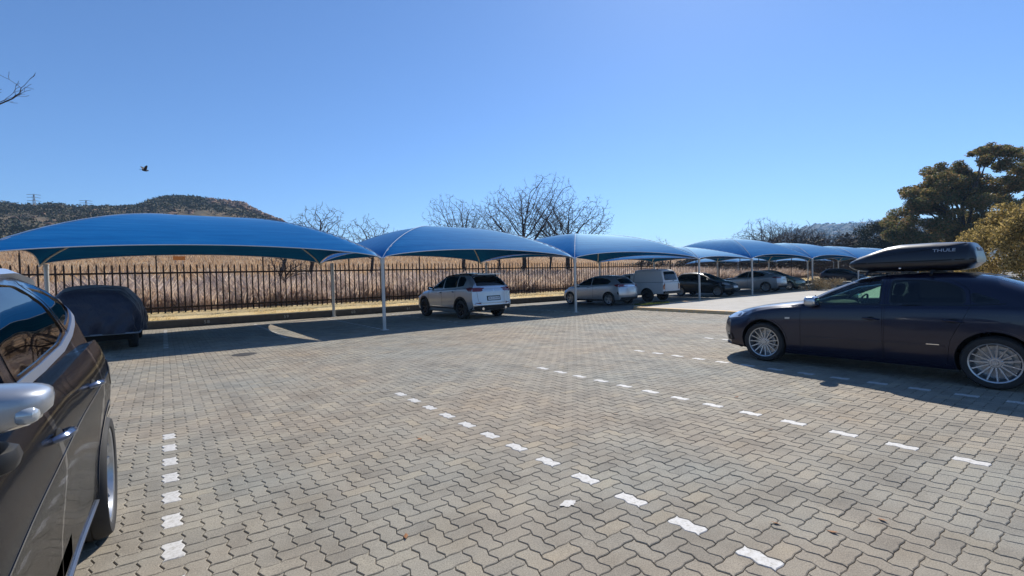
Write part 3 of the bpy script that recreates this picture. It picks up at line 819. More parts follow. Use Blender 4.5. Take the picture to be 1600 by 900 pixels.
def leaf_material(name, cols, rough=0.8, trans=0.0, nscale=0.6):
    m = mat(name, cols[0], rough); nt, N, L, b = shader_nodes(m); an = nt.nodes.new('ShaderNodeAttribute'); an.attribute_name = 'tone'
    c = ramp(nt, an.outputs['Fac'], [(i / (len(cols) - 1), cc) for i, cc in enumerate(cols)]); L.new(c, b.inputs['Base Color'])
    b.inputs['Specular IOR Level'].default_value = 0.3
    if trans:
        b.inputs['Transmission Weight'].default_value = 0.0
        out = [n_ for n_ in N if n_.type == 'OUTPUT_MATERIAL'][0]; tl = N.new('ShaderNodeBsdfTranslucent'); L.new(c, tl.inputs[0]); ms = N.new('ShaderNodeMixShader'); ms.inputs[0].default_value = trans
        L.new(b.outputs[0], ms.inputs[1]); L.new(tl.outputs[0], ms.inputs[2]); L.new(ms.outputs[0], out.inputs[0])
    return m
def leaf_cluster(r, c, rad, n, size, flat=0.7, up=0.2):
    """n leaf quads spread through an uneven ellipsoid"""
    d = r.normal(0, 1, (n, 3)); d /= np.linalg.norm(d, axis=1)[:, None]; rr = r.random(n) ** 0.45
    p = np.asarray(c) + d * rr[:, None] * np.asarray([rad, rad, rad * flat])
    a = r.normal(0, 1, (n, 3)); a /= np.linalg.norm(a, axis=1)[:, None]; b_ = np.cross(a, r.normal(0, 1, (n, 3))); b_ /= np.linalg.norm(b_, axis=1)[:, None] + 1e-9
    s = size * r.uniform(0.6, 1.4, n)[:, None]
    return np.stack([p - a * s, p - b_ * s * 0.45, p + a * s, p + b_ * s * 0.45], 1)
def leaves_obj(name, quads, m, parent, seed=0):
    V = np.concatenate(quads); n = len(V); me = mesh_np(V.reshape(-1, 3), np.arange(n * 4), np.full(n, 4))
    at = me.attributes.new('tone', 'FLOAT', 'FACE'); at.data.foreach_set('value', np.random.default_rng(seed).random(n).astype(np.float32)); return obj(name, me, parent, m)
r = np.random.default_rng(12)
n = 13000; x = r.uniform(-150, 130, n); y = 140 + 225 * r.random(n) ** 0.8
cl = np.sin(x * 0.11) * np.sin(y * 0.07) + np.sin(x * 0.031 + 1) * np.sin(y * 0.045) + r.normal(0, 0.5, n)
k = (cl > np.where((x > 26) & (y > 270), 0.55, np.where((x > -5) & (y > 250), -1.2, -0.30))) & (hmap(x, y) > 9.5); x = x[k]; y = y[k]; z = hmap(x, y)
mscrub = leaf_material('scrub_leaf', [(0.035, 0.045, 0.02), (0.06, 0.065, 0.03), (0.10, 0.085, 0.045), (0.14, 0.11, 0.065)])
quads = []
for xx, yy, zz in zip(x, y, z):
    s_ = r.uniform(0.9, 2.1); quads.append(leaf_cluster(r, (xx, yy, zz + s_ * 0.5), s_, 14, 0.55, 0.75))
o = leaves_obj('hill_scrub', quads, mscrub, None, 3); tag(o, 'dense dark olive scrub covering the rocky hill', 'bushes', kind='stuff')
# rocks on the right shoulder of the hill
mrock = mat('hill_rock', (0.34, 0.25, 0.17), 0.95); nt, N, L, b = shader_nodes(mrock); an = nt.nodes.new('ShaderNodeAttribute'); an.attribute_name = 'tone'
L.new(mixc(nt, ramp(nt, an.outputs['Fac'], [(0, (0.15, 0.09, 0.06)), (0.5, (0.30, 0.185, 0.125)), (1, (0.46, 0.31, 0.22))]), ramp(nt, noise_node(nt, 0.8, 5, 0.8), [(0.35, (0.4, 0.4, 0.42)), (0.6, (1, 1, 1))]), 1.0, 'MULTIPLY'), b.inputs['Base Color'])
n = 900; x = 16 + 50 * r.random(n) ** 0.8; y = r.uniform(285, 353, n); k = (r.random(n) < np.clip((x - 6) / 25, 0.25, 1)) & (np.sin(x * 0.9) + np.sin(y * 0.35 + x * 0.3) + r.normal(0, .5, n) > -0.2); x = x[k]; y = y[k]
blob_cloud('hill_rocks', np.stack([x, y, hmap(x, y) + 0.6], 1), r.uniform(0.7, 2.0, len(x)), mrock, 9, 2, 0.8, label='brown boulders on the right shoulder of the hill', cat='rocks', rough=0.3)
n = 160; x = r.uniform(-90, 20, n); y = r.uniform(150, 330, n)
blob_cloud('slope_rocks', np.stack([x, y, hmap(x, y) + 0.3], 1), r.uniform(0.5, 1.6, n), mrock, 10, 1, 0.7, label='pale stones scattered over the lower hill slope', cat='rocks', rough=0.3)

# --- trees
def tube_np(pts, rad, n):
    pts = np.asarray(pts, float); k = len(pts); d = np.gradient(pts, axis=0); d /= np.linalg.norm(d, axis=1)[:, None] + 1e-9
    ref = np.array([1.0, 0, 0]) if abs(d[0][0]) < 0.8 else np.array([0, 1.0, 0]); a = ref - d * (d @ ref)[:, None]; a /= np.linalg.norm(a, axis=1)[:, None] + 1e-9; b_ = np.cross(d, a)
    an = np.arange(n) * 2 * PI / n
    return pts[:, None] + (a[:, None] * np.cos(an)[None, :, None] + b_[:, None] * np.sin(an)[None, :, None]) * np.asarray(rad)[:, None, None]
class TB:
    def __init__(s): s.V = []; s.L = []; s.S = []; s.n = 0
    def add(s, pts, rad, n):
        v = tube_np(pts, rad, n); k = len(pts); s.V.append(v.reshape(-1, 3)); L = []
        i, j = np.meshgrid(np.arange(k - 1), np.arange(n), indexing='ij'); j2 = (j + 1) % n
        L = np.stack([i * n + j, i * n + j2, (i + 1) * n + j2, (i + 1) * n + j], -1).ravel() + s.n; s.L.append(L); s.S.append(np.full(i.size, 4)); s.n += k * n
    def mesh(s): return mesh_np(np.concatenate(s.V), np.concatenate(s.L), np.concatenate(s.S), True)
def grow(r, tb_trunk, tb_br, p, d, ln, rad, lev, maxlev, wob, spread, upb, kids, tips=None, minr=0.004):
    k = 5 if lev < 3 else 4; pts = [np.array(p, float)]; rs = [rad]; dd = np.array(d, float); dd /= np.linalg.norm(dd)
    for i in range(1, k):
        dd = dd + r.normal(0, wob, 3) + np.array([0, 0, upb]); dd /= np.linalg.norm(dd); pts.append(pts[-1] + dd * ln / (k - 1)); rs.append(max(minr, rad * (1 - 0.38 * i / (k - 1))))
    (tb_trunk if lev == 0 else tb_br).add(pts, rs, 8 if lev == 0 else 6 if lev < 2 else 4 if lev < 4 else 3)
    if lev >= maxlev:
        if tips is not None: tips.append(pts[-1])
        return
    nk = kids[min(lev, len(kids) - 1)]
    for c in range(nk):
        if lev == 0: t = 0.7 + 0.3 * (c + 1) / nk
        else: t = 1.0 if c < 2 else r.uniform(0.35, 0.85)
        i = min(k - 2, int(t * (k - 1) - 1e-6)); f = t * (k - 1) - i; q = pts[i] + (pts[i + 1] - pts[i]) * f
        a = (c * 2 * PI / nk if lev == 0 else c * PI) + r.uniform(-0.7, 0.7) + lev; u = np.cross(dd, [0.13, 0.2, 1.0]); u = u / (np.linalg.norm(u) + 1e-6); w = np.cross(dd, u)
        s_ = spread * (1.35 if lev == 0 else 1.0) * r.uniform(0.55, 1.3); nd = dd * math.cos(s_) + (u * math.cos(a) + w * math.sin(a)) * math.sin(s_)
        l2 = (0.30 if lev == 0 and ln < 0.3 else ln * (0.82 if lev else 0.8)) * r.uniform(0.75, 1.12) * (0.75 if c >= 2 and lev else 1)
        grow(r, tb_trunk, tb_br, q, nd, l2, max(minr, rs[i] * r.uniform(0.60, 0.76)), lev + 1, maxlev, wob, spread, upb, kids, tips, minr)
mbark = mat('bark', (0.055, 0.042, 0.034), 0.95, noise=(12, (0.03, 0.024, 0.02)), bump=(30, 0.6, 0.02))
mtwig = mat('twig', (0.075, 0.055, 0.045), 0.95, noise=(3, (0.045, 0.034, 0.03)))
def bare_tree_proto(seed, h=1.0, trunk=0.18, stems=1, maxlev=6, spread=0.5, kids=(4, 3, 3, 3, 2), wob=0.13, upb=0.06, rad=0.021, minr=0.0017):
    r = np.random.default_rng(seed); a = TB(); b = TB()
    for s in range(stems):
        an = s * 2 * PI / stems + 0.5; ti = 0.0 if stems == 1 else 0.28
        grow(r, a, b, (0.01 * math.cos(an) * (stems > 1), 0.01 * math.sin(an) * (stems > 1), -0.02), (math.cos(an) * ti, math.sin(an) * ti, 1), trunk, rad, 0, maxlev, wob, spread, upb, kids, None, minr)
    A = a.mesh(); B = b.mesh(); zs = max(v.co.z for v in B.vertices)
    for me in (A, B):
        for v in me.vertices: v.co /= zs
    for me, m in ((A, mbark), (B, mtwig)): me.materials.append(m)
    return A, B
def crown_tree(seed, cz=0.60, rx=0.44, rz=0.40, nat=900, step=0.020, fork=0.20, lobes=5, tipr=0.0014):
    """a tree whose branches grow towards points spread through a lobed round crown"""
    r = np.random.default_rng(seed); A = []
    lc = [(r.normal(0, rx * 0.42), r.normal(0, rx * 0.42), cz + r.normal(0, rz * 0.28)) for _ in range(lobes)]
    for c in lc:
        d = r.normal(0, 1, (nat // lobes, 3)); d /= np.linalg.norm(d, axis=1)[:, None]; d *= (r.random(nat // lobes) ** 0.38)[:, None]
        A.append(np.array(c) + d * np.array([rx * 0.62, rx * 0.62, rz * 0.62]))
    A = np.concatenate(A); A = A[A[:, 2] > fork + 0.05]
    N = [np.array([0, 0, -0.02])]; par = [-1]; z = 0.0
    while z < fork:
        z += step; N.append(N[-1] + np.array([r.normal(0, .0035), r.normal(0, .0035), step])); par.append(len(N) - 2)
    N = np.array(N); par = list(par); alive = np.ones(len(A), bool)
    for it in range(90):
        if alive.sum() < 5: break
        AA = A[alive]; D = np.linalg.norm(AA[:, None] - N[None], axis=2); near = D.argmin(1); dm = D.min(1)
        new = []; 
        for i in np.unique(near):
            k = near == i; v = (AA[k] - N[i]); v /= np.linalg.norm(v, axis=1)[:, None]; v = v.sum(0) + r.normal(0, 0.25, 3) * math.sqrt(k.sum()); nv = np.linalg.norm(v)
            if nv < 1e-6: continue
            q = N[i] + v / nv * step
            if np.min(np.linalg.norm(N - q, axis=1)) > step * 0.35: new.append((q, i))
        if not new: break
        par += [i for _, i in new]; N = np.concatenate([N, np.array([q for q, _ in new])])
        D2 = np.linalg.norm(A[:, None] - np.array([q for q, _ in new])[None], axis=2).min(1); alive &= D2 > step * 1.5
    n = len(N); ch = [[] for _ in range(n)]
    for i in range(1, n): ch[par[i]].append(i)
    rad = np.zeros(n)
    for i in range(n - 1, -1, -1): rad[i] = max(tipr, (sum(rad[c] ** 2.25 for c in ch[i])) ** (1 / 2.25) if ch[i] else tipr)
    rad *= 1.0
    a = TB(); b = TB()
    def chain(s, first):
        pts = [N[s]] if first else [N[par[s]], N[s]]; rr = [rad[s]] if first else [min(rad[par[s]], rad[s] * 1.15), rad[s]]; cur = s; todo = []
        while ch[cur]:
            cs = sorted(ch[cur], key=lambda c: -rad[c]); todo += cs[1:]; cur = cs[0]; pts.append(N[cur]); rr.append(rad[cur])
        return pts, rr, todo
    st = [(0, True)]; first = True
    while st:
        s, f = st.pop(); pts, rr, todo = chain(s, f)
        if len(pts) >= 2:
            if f:
                k = max(3, int(fork / step)); a.add(pts[:k + 1], rr[:k + 1], 8); b.add(pts[k:], rr[k:], 6) if len(pts) > k + 1 else None
            else: b.add(pts, rr, 5 if rr[0] > 0.006 else 3)
        st += [(t_, False) for t_ in todo]
    tips = [i for i in range(n) if not ch[i]]
    for i in tips:                                            # last fine twigs
        d0 = N[i] - N[par[i]]; d0 /= np.linalg.norm(d0)
        for _ in range(3):
            d1 = d0 + r.normal(0, 0.45, 3) + np.array([0, 0, .15]); d1 /= np.linalg.norm(d1); L_ = r.uniform(.02, .045); b.add([N[i], N[i] + d1 * L_ * .5 + r.normal(0, .002, 3), N[i] + d1 * L_], [tipr * .8, tipr * .7, tipr * .45], 3)
    A_ = a.mesh(); B_ = b.mesh(); zs = max(v.co.z for v in B_.vertices)
    for me in (A_, B_):
        co = np.zeros(len(me.vertices) * 3, np.float32); me.vertices.foreach_get('co', co); me.vertices.foreach_set('co', co / zs); me.update()
    for me, m in ((A_, mbark), (B_, mtwig)): me.materials.append(m)
    return A_, B_
PR = [crown_tree(21, nat=1300, lobes=4, step=0.018), crown_tree(7, cz=0.55, rx=0.40, nat=700, fork=0.10, lobes=4, tipr=0.0015), crown_tree(33, cz=0.55, rx=0.46, rz=0.34, nat=500, fork=0.07, lobes=5, tipr=0.002), crown_tree(45, nat=1900, rx=0.46, lobes=6, step=0.017, tipr=0.0012)]
def bare_tree(x, y, h, pr, rz, label, group=None, wide=1.0, z=None):
    t = thing('bare_tree', label, 'tree', (x, y, float(hmap(x, y)) if z is None else z), rz, group); t.scale = (h * wide, h * wide, h)
    obj('trunk', PR[pr][0], t); obj('crown', PR[pr][1], t); return t
bare_tree(5.9, 33.0, 4.6, 2, 1.0, 'leafless multi-stemmed tree seen over the right end of the nearest blue canopy', wide=1.0)
bare_tree(8.2, 34.5, 5.9, 1, 4.0, 'small leafless tree close behind the fence left of the first gap between canopies', wide=1.05)
bare_tree(12.4, 34.0, 5.0, 2, 2.2, 'low bare tree with a leaning stem between the first two canopies', wide=1.05)
bare_tree(21.9, 36.3, 7.4, 3, 0.3, 'rounded leafless tree, leftmost of the tall ones over the second canopy', wide=0.95)
bare_tree(24.4, 34.6, 6.4, 1, 4.4, 'leafless tree with crossing limbs just left of the tallest tree', wide=0.7)
bare_tree(25.9, 33.2, 9.3, 3, 2.0, 'tallest leafless tree with a straight trunk, above the right half of the second canopy', wide=0.95)
bare_tree(28.5, 32.4, 6.8, 1, 3.4, 'leafless tree between the tallest tree and the broad right one', wide=0.7)
bare_tree(30.2, 31.4, 8.2, 3, 5.2, 'broad dense leafless tree, rightmost of the tall ones above the canopy joint', wide=1.1)
bare_tree(5.0, 27.5, 2.4, 2, 0.4, 'small dark leafless shrub right behind the fence under the nearest canopy', wide=1.2)
# brown tree belt on the right
r = np.random.default_rng(77)
belt = [(1040, 8), (1120, 7.2), (1150, 7.4), (1172, 8.0), (1190, 10.2), (1204, 10.6), (1222, 11.2), (1240, 10.4), (1256, 9.8), (1272, 9.2), (1290, 8.6), (1308, 8.6), (1322, 8.8), (1340, 8.8), (1354, 8.6), (1376, 9.2), (1400, 9.0), (1420, 8.8), (1445, 8.6), (1475, 9.0)]
FR = Vector(right); FD = Vector(down); FF = Vector(fwd)
for i, (px, h) in enumerate(belt):
    d = FR * (px - 800) + FD * (-25) + FF * 730; d.z = 0; d.normalize(); dist = 92 + (i * 37 % 5) * 5; p = d * dist
    t = bare_tree(p.x, p.y, h * 0.98, (i * 3 + 1) % 4, i * 1.7, 'brown leafless tree in the far belt behind the right-hand carports', 'trees in the far belt on the right', wide=1.1, z=float(hmap(p.x, p.y)) * 0.3)
mhedge = leaf_material('brown_thicket_leaf', [(0.045, 0.035, 0.022), (0.075, 0.055, 0.035), (0.11, 0.075, 0.05), (0.10, 0.085, 0.05)])
qs = []
for i in range(150):
    px = r.uniform(960, 1500); d = FR * (px - 800) + FD * (-25) + FF * 730; d.z = 0; d.normalize(); p = d * r.uniform(84, 118)
    hh = np.interp(px, [960, 1100, 1180, 1230, 1300, 1400, 1500], [3.2, 4.8, 7.4, 8.8, 7.8, 8.4, 8.0]) * r.uniform(0.55, 1.0)
    for k in range(3): qs.append(leaf_cluster(r, (p.x + r.normal(0, 1.5), p.y + r.normal(0, 1.5), hh * (0.25 + 0.25 * k)), 2.4 - 0.3 * k, 110, 0.30, 0.8))
o = leaves_obj('far_thicket', qs, mhedge, None, 5); tag(o, 'brown and olive undergrowth filling the far tree belt', 'bushes', kind='stuff')
# dark evergreen at the belt's right
def leafy_tree(name, label, cat, x, y, z0, clusters, leafm, limbs, trunk_r, seed, leaf=0.09, nper=260, group=None):
    t = thing(name, label, cat, (x, y, z0)); r = np.random.default_rng(seed); tb = TB()
    for L_ in limbs: tb.add(L_[0], L_[1], 8)
    o = obj('trunk', tb.mesh(), t, mbark); qs = []
    for (c, rad, fl) in clusters: qs.append(leaf_cluster(r, c, rad, int(nper * rad * rad), leaf, fl))
    leaves_obj('crown', qs, leafm, t, seed); return t
r = np.random.default_rng(4); d = (FR * (1388 - 800) + FF * 730); d.z = 0; d.normalize(); p = d * 88
cl = [((r.normal(0, 2.2), r.normal(0, 2.0), 3.5 + r.uniform(0, 4.2)), r.uniform(0.9, 1.6), 0.6) for _ in range(34)]
leafy_tree('evergreen_tree', 'dark evergreen tree in the far belt left of the big gum tree', 'tree', p.x, p.y, 0, cl, leaf_material('evergreen_leaf', [(0.02, 0.028, 0.016), (0.04, 0.05, 0.025), (0.07, 0.065, 0.035)]), [([(0, 0, -0.3), (0.1, 0, 2), (0, 0.2, 4), (0.2, 0, 6.5)], [0.28, 0.24, 0.18, 0.06])], 0.3, 8, 0.16, 150)
# big gum tree at the right
mgum = leaf_material('gum_leaf', [(0.07, 0.085, 0.03), (0.13, 0.14, 0.045), (0.19, 0.165, 0.06), (0.36, 0.21, 0.09), (0.11, 0.125, 0.045)], 0.6, 0.5)
GB = Vector((69.0, 11.4, 0.0)); gc = []
# (lateral metres to the right of the tree's axis as seen, depth, height, radius)
lat = Vector((FR.x, FR.y, 0)).normalized(); dep = Vector((FF.x, FF.y, 0)).normalized()
spots = [(-7.2, 0, 4.6, 1.3), (-6.2, 1, 5.6, 1.2), (-6.4, -1, 3.6, 1.4), (-5.2, 0.5, 3.4, 1.5), (-5.0, 0, 8.0, 1.2), (-4.4, 1, 6.4, 1.5), (-4.2, -1, 9.2, 1.2), (-3.2, 0, 7.8, 1.6), (-3.4, 1, 10.0, 1.25), (-2.6, -1, 5.2, 1.7), (-2.0, 0.5, 11.0, 1.3), (-1.8, 0, 9.0, 1.7), (-1.0, 1, 11.4, 1.1), (-0.8, -1, 6.8, 1.7), (-0.2, 0, 4.2, 1.8), (0.4, 1, 9.8, 1.4), (1.0, 0, 8.0, 1.2), (1.4, -1, 13.2, 1.0), (1.7, 0.4, 12.0, 1.2), (2.4, 0, 13.6, 0.9), (2.6, 1, 11.2, 1.3), (3.4, -1, 12.4, 1.2), (3.2, 0, 9.2, 1.4), (4.3, 0.3, 12.8, 1.2), (4.9, 0, 11.4, 1.1), (4.2, 1, 8.2, 1.3), (5.8, -0.6, 10.4, 0.9), (6.6, 0, 10.8, 1.1), (1.2, 0, 4.6, 1.5), (3.0, 0, 6.0, 1.4), (-4.6, 0, 4.6, 1.2), (-1.6, 1, 3.0, 1.6), (6.4, 0, 7.6, 1.0), (7.6, 0.5, 9.4, 1.3), (8.4, 0, 12.0, 1.1), (8.2, 0, 7.0, 1.5), (5.6, 0, 5.0, 1.4), (9.5, 0, 10.0, 1.4)]
limbs = [([(0, 0, -0.3), (0.1, 0.1, 1.8), (0.4, 0, 3.2)], [0.42, 0.36, 0.32])]
base = Vector((0.4, 0, 3.2)); r = np.random.default_rng(31)
for (l_, d_, h_, rad) in spots:
    c = lat * l_ + dep * d_ * 1.6 + Vector((0, 0, h_))
    for q in range(7):
        c2 = c + Vector(r.normal(0, rad * 0.62, 3)); gc.append((tuple(c2), rad * r.uniform(0.42, 0.78), 0.7))
    if len(limbs) < 13 and (h_ > 7.5):
        b0 = base.lerp(c, 0.45); mid = Vector((b0.x * 0.6 + r.normal(0, 0.5), b0.y * 0.6 + r.normal(0, 0.5), b0.z + 0.8)); m2 = mid.lerp(c, 0.6) + Vector(r.normal(0, 0.4, 3)); limbs.append(([tuple(base), tuple(mid), tuple(m2), tuple(c)], [0.18, 0.11, 0.07, 0.03]))
leafy_tree('gum_tree', 'tall gum tree with rusty green clumped foliage behind the right-hand car', 'tree', GB.x, GB.y, 0, gc, mgum, limbs, 0.4, 14, 0.125, 620)
# golden conifer bush
mgold = leaf_material('golden_conifer_leaf', [(0.055, 0.05, 0.014), (0.20, 0.15, 0.045), (0.38, 0.28, 0.09), (0.66, 0.48, 0.19)], 0.7, 0.55)
r = np.random.default_rng(8); cl = []
for i in range(130):
    th = r.uniform(0, 2 * PI); ph = math.acos(r.uniform(-0.15, 1)); rr_ = 1.0
    c = Vector((math.sin(ph) * math.cos(th) * 2.75, math.sin(ph) * math.sin(th) * 2.75, 0.75 + math.cos(ph) * 2.9)) * r.uniform(0.86, 1.0); cl.append((tuple(c), r.uniform(0.32, 0.55), 0.9))
t = leafy_tree('conifer_bush', 'big rounded golden conifer bush in front of the gum tree', 'bush', 31.8, 2.25, 0.1, [((c_[0][0] * 1.22, c_[0][1] * 1.22, c_[0][2] * 1.24), c_[1] * 1.12, c_[2]) for c_ in cl], mgold, [([(0, 0, -0.2), (0, 0, 1.2), (0, 0, 2.4)], [0.12, 0.09, 0.04])], 0.1, 15, 0.055, 2600)
# low dry shrubs in the bed below the far carports
mdry = leaf_material('dry_shrub_leaf', [(0.20, 0.14, 0.07), (0.42, 0.31, 0.16), (0.60, 0.46, 0.27)], 0.9)
for k, (x, y, s_, lb) in enumerate([(34.6, 12.7, 0.9, 'dry tan shrub at the edge of the raised pavement, left one of two'), (36.3, 12.55, 0.8, 'dry tan shrub at the edge of the raised pavement, right one of two')]):
    r = np.random.default_rng(50 + k); cl = [((r.normal(0, 0.75), r.normal(0, 0.5), r.uniform(0.15, 0.75)), r.uniform(0.3, 0.5), 0.7) for _ in range(16)]
    st = [([(0, 0, 0), (r.normal(0, 0.3), r.normal(0, 0.3), 0.5), (r.normal(0, 0.7), r.normal(0, 0.6), 1.0)], [0.02, 0.012, 0.004]) for _ in range(9)]
    leafy_tree('dry_shrub', lb, 'shrub', x, y, 0.09, cl, mdry, st, 0.02, 60 + k, 0.05, 900).scale = (s_, s_, s_)
# branch tips of the tree that stands outside the left edge
t = thing('bare_tree', 'leafless tree reaching in from the left edge of the photo', 'tree', (-7.0, 13.5, 0), 0.0); r = np.random.default_rng(3); a = TB(); b = TB()
a.add([(0, 0, -0.1), (0.1, 0, 1.6), (0.0, 0.1, 3.0)], [0.17, 0.14, 0.12], 9)
for q in range(5):
    grow(r, a, b, (0, 0.1, 3.0), (math.cos(q * 1.25 + 0.3), math.sin(q * 1.25 + 0.3), 0.9), 1.7, 0.07, 1, 5, 0.14, 0.5, 0.03, (3, 3, 3, 2), None, 0.006)
tip = Vector((-2.05, 12.05, 4.95)) - Vector((-7.0, 13.5, 0))
main = [(0.0, 0.1, 3.0), (1.6, -0.4, 3.6), (3.0, -0.9, 4.05), (4.2, -1.25, 4.45), tuple(tip)]; b.add(main, [0.075, 0.05, 0.032, 0.02, 0.009], 6)
for q in range(16):
    s_ = 0.3 + 0.7 * q / 15; i = min(3, int(s_ * 4)); f_ = s_ * 4 - i; p0 = np.array(main[i]) * (1 - f_) + np.array(main[i + 1]) * f_ if i < 4 else np.array(main[4])
    grow(r, a, b, p0, (0.7, r.normal(0, 0.5), r.normal(0.45, 0.45)), 0.26, 0.010, 3, 5, 0.2, 0.6, 0.05, (3, 3, 3, 3, 2), None, 0.0035)
obj('trunk', a.mesh(), t, mbark); obj('crown', b.mesh(), t, mtwig)

# --- far ridge with houses
ridge = [(-900, 0), (560, 70), (600, 84), (640, 96), (655, 104), (700, 119), (760, 121), (830, 117), (900, 121), (960, 117), (1050, 120), (1200, 112), (1500, 90), (1900, 60), (2400, 20)]
def ridge_xy(px, dist):
    d = FR * (px - 800) + FD * (-20) + FF * 730; d.z = 0; d.normalize(); return d * dist
rp = [(1100, 40), (1160, 62), (1200, 84), (1230, 105), (1246, 112), (1260, 119), (1280, 121), (1300, 119.5), (1330, 118), (1360, 119), (1400, 117), (1440, 113), (1500, 108), (1560, 104), (1620, 96), (1750, 80)]
V = []; F = []; r = np.random.default_rng(2); NPX = 130; ND = 14; pxs = np.linspace(1090, 1760, NPX)
for i, px in enumerate(pxs):
    hz = np.interp(px, [a[0] for a in rp], [a[1] for a in rp]) + r.normal(0, 1.3)
    for j in range(ND):
        t_ = j / (ND - 1); q = ridge_xy(px, 900 + 800 * t_); s_ = min(1, t_ / 0.75); z = (hz + 1.5) * (s_ ** 1.3) - (0 if t_ <= 0.75 else (t_ - 0.75) * 120) + r.normal(0, 1.0) * (0 if j == 0 else 1)
        V.append((q.x, q.y, z if j else -1))
for i in range(NPX - 1):
    for j in range(ND - 1): F.append((i * ND + j, (i + 1) * ND + j, (i + 1) * ND + j + 1, i * ND + j + 1))
mrg = mat('ridge_scrub', (0.035, 0.045, 0.03), 1.0, noise=(0.02, (0.015, 0.022, 0.015), (0.025, 0.032, 0.02)))
o = obj('far_ridge', mesh(V, F, True), None, mrg); tag(o, kind='structure')
bv = BVHTree.FromPolygons([Vector(v) for v in V], F)
qs = []
for i in range(1500):
    px = r.uniform(1150, 1640); q = ridge_xy(px, r.uniform(1150, 1560)); h_ = bv.ray_cast(Vector((q.x, q.y, 400)), Vector((0, 0, -1)))
    if h_[0] is not None: s_ = r.uniform(2, 5.5); qs.append(leaf_cluster(r, (q.x, q.y, h_[0].z + s_ * 0.4), s_, 10, 2.4, 0.7))
o = leaves_obj('ridge_bush', qs, leaf_material('ridge_leaf', [(0.015, 0.022, 0.015), (0.03, 0.036, 0.024)], 1.0), None, 9); tag(o, 'dark trees covering the distant blue ridge', 'trees', kind='stuff')
mhw = mat('house_plaster', (0.62, 0.60, 0.56), 0.8); mhr = mat('house_roof', (0.30, 0.22, 0.19), 0.8); mhd = mat('house_window', (0.05, 0.06, 0.08), 0.2)
b1 = MB(); b1.box((0, 0, 2.0), (14, 9, 4.4)); w_ = b1.mesh()
b2 = MB(); b2.add([(-7.6, -5.2, 4.2), (7.6, -5.2, 4.2), (7.6, 5.2, 4.2), (-7.6, 5.2, 4.2), (-4, 0, 6.6), (4, 0, 6.6)], [(0, 1, 5, 4), (1, 2, 5), (2, 3, 4, 5), (3, 0, 4), (3, 2, 1, 0)]); r_m = b2.mesh()
b3 = MB(); b3.box((0, -4.52, 2.4), (2.0, 0.1, 1.4)); wi = b3.mesh(); w_.materials.append(mhw); r_m.materials.append(mhr); wi.materials.append(mhd)
hs = [(1288, 1430), (1297, 1440), (1312, 1470), (1318, 1400), (1330, 1450), (1341, 1380), (1349, 1460), (1360, 1430), (1285, 1340), (1300, 1300), (1322, 1290), (1368, 1470), (1378, 1400), (1306, 1350), (1392, 1440), (1337, 1240), (1356, 1310), (1400, 1350), (1290, 1260), (1410, 1460)]
for k, (px, ds) in enumerate(hs):
    q = ridge_xy(px, ds); h_ = bv.ray_cast(Vector((q.x, q.y, 400)), Vector((0, 0, -1)))
    if h_[0] is None: continue
    t = thing('house', 'tiny pale house among trees on the distant blue ridge', 'house', (q.x, q.y, h_[0].z - 0.5), math.atan2(q.y, q.x) + PI / 2 + (k * 0.7 % 0.8) - 0.4 + PI, 'houses on the distant ridge'); s_ = 0.5 + (k * 0.37 % 0.45); t.scale = (s_, s_, s_)
    obj('wall', w_, t); obj('roof', r_m, t)
    for wx in (-4.2, 0, 4.2): obj('window', wi, t).location = (wx, 0, 0)

# --- pylons behind the hill crest
mst = mat('pylon_steel', (0.22, 0.23, 0.25), 0.6, 0.5)
for (x, zt, lb) in ((-53.5 * 1.2, 62.0, 'grey lattice pylon on the hill skyline, left and larger one'), (-33.0 * 1.2, 60.0, 'grey lattice pylon on the hill skyline, right one nearer the rocks')):
    y = 420; z0 = float(hmap(x, y)) - 1; H = zt - z0; b = MB()
    for sx in (-1, 1):
        for sy in (-1, 1): b.tube([(sx * 1.7, sy * 1.7, 0), (sx * 0.45, sy * 0.45, H * 0.75), (sx * 0.2, sy * 0.2, H)], 0.13, 4)
    for k in range(9):
        za = H * k / 9; zb_ = H * (k + 1) / 9; wa = 1.7 - 1.4 * k / 9; wb = 1.7 - 1.4 * (k + 1) / 9
        for s_ in (-1, 1): b.tube([(-wa, s_ * wa, za), (wb, s_ * wb, zb_)], 0.07, 3); b.tube([(wa, s_ * wa, za), (-wb, s_ * wb, zb_)], 0.07, 3); b.tube([(s_ * wa, -wa, za), (s_ * wb, wb, zb_)], 0.07, 3)
    t = thing('pylon', lb, 'pylon', (x, y, z0)); b.build('tower', mst, t)
    b = MB()
    for za in (0.80, 0.90, 0.985): b.tube([(-3.2, 0, H * za), (0, 0, H * za + 0.4), (3.2, 0, H * za)], 0.13, 4)
    b.build('cross_arm', mst, t)

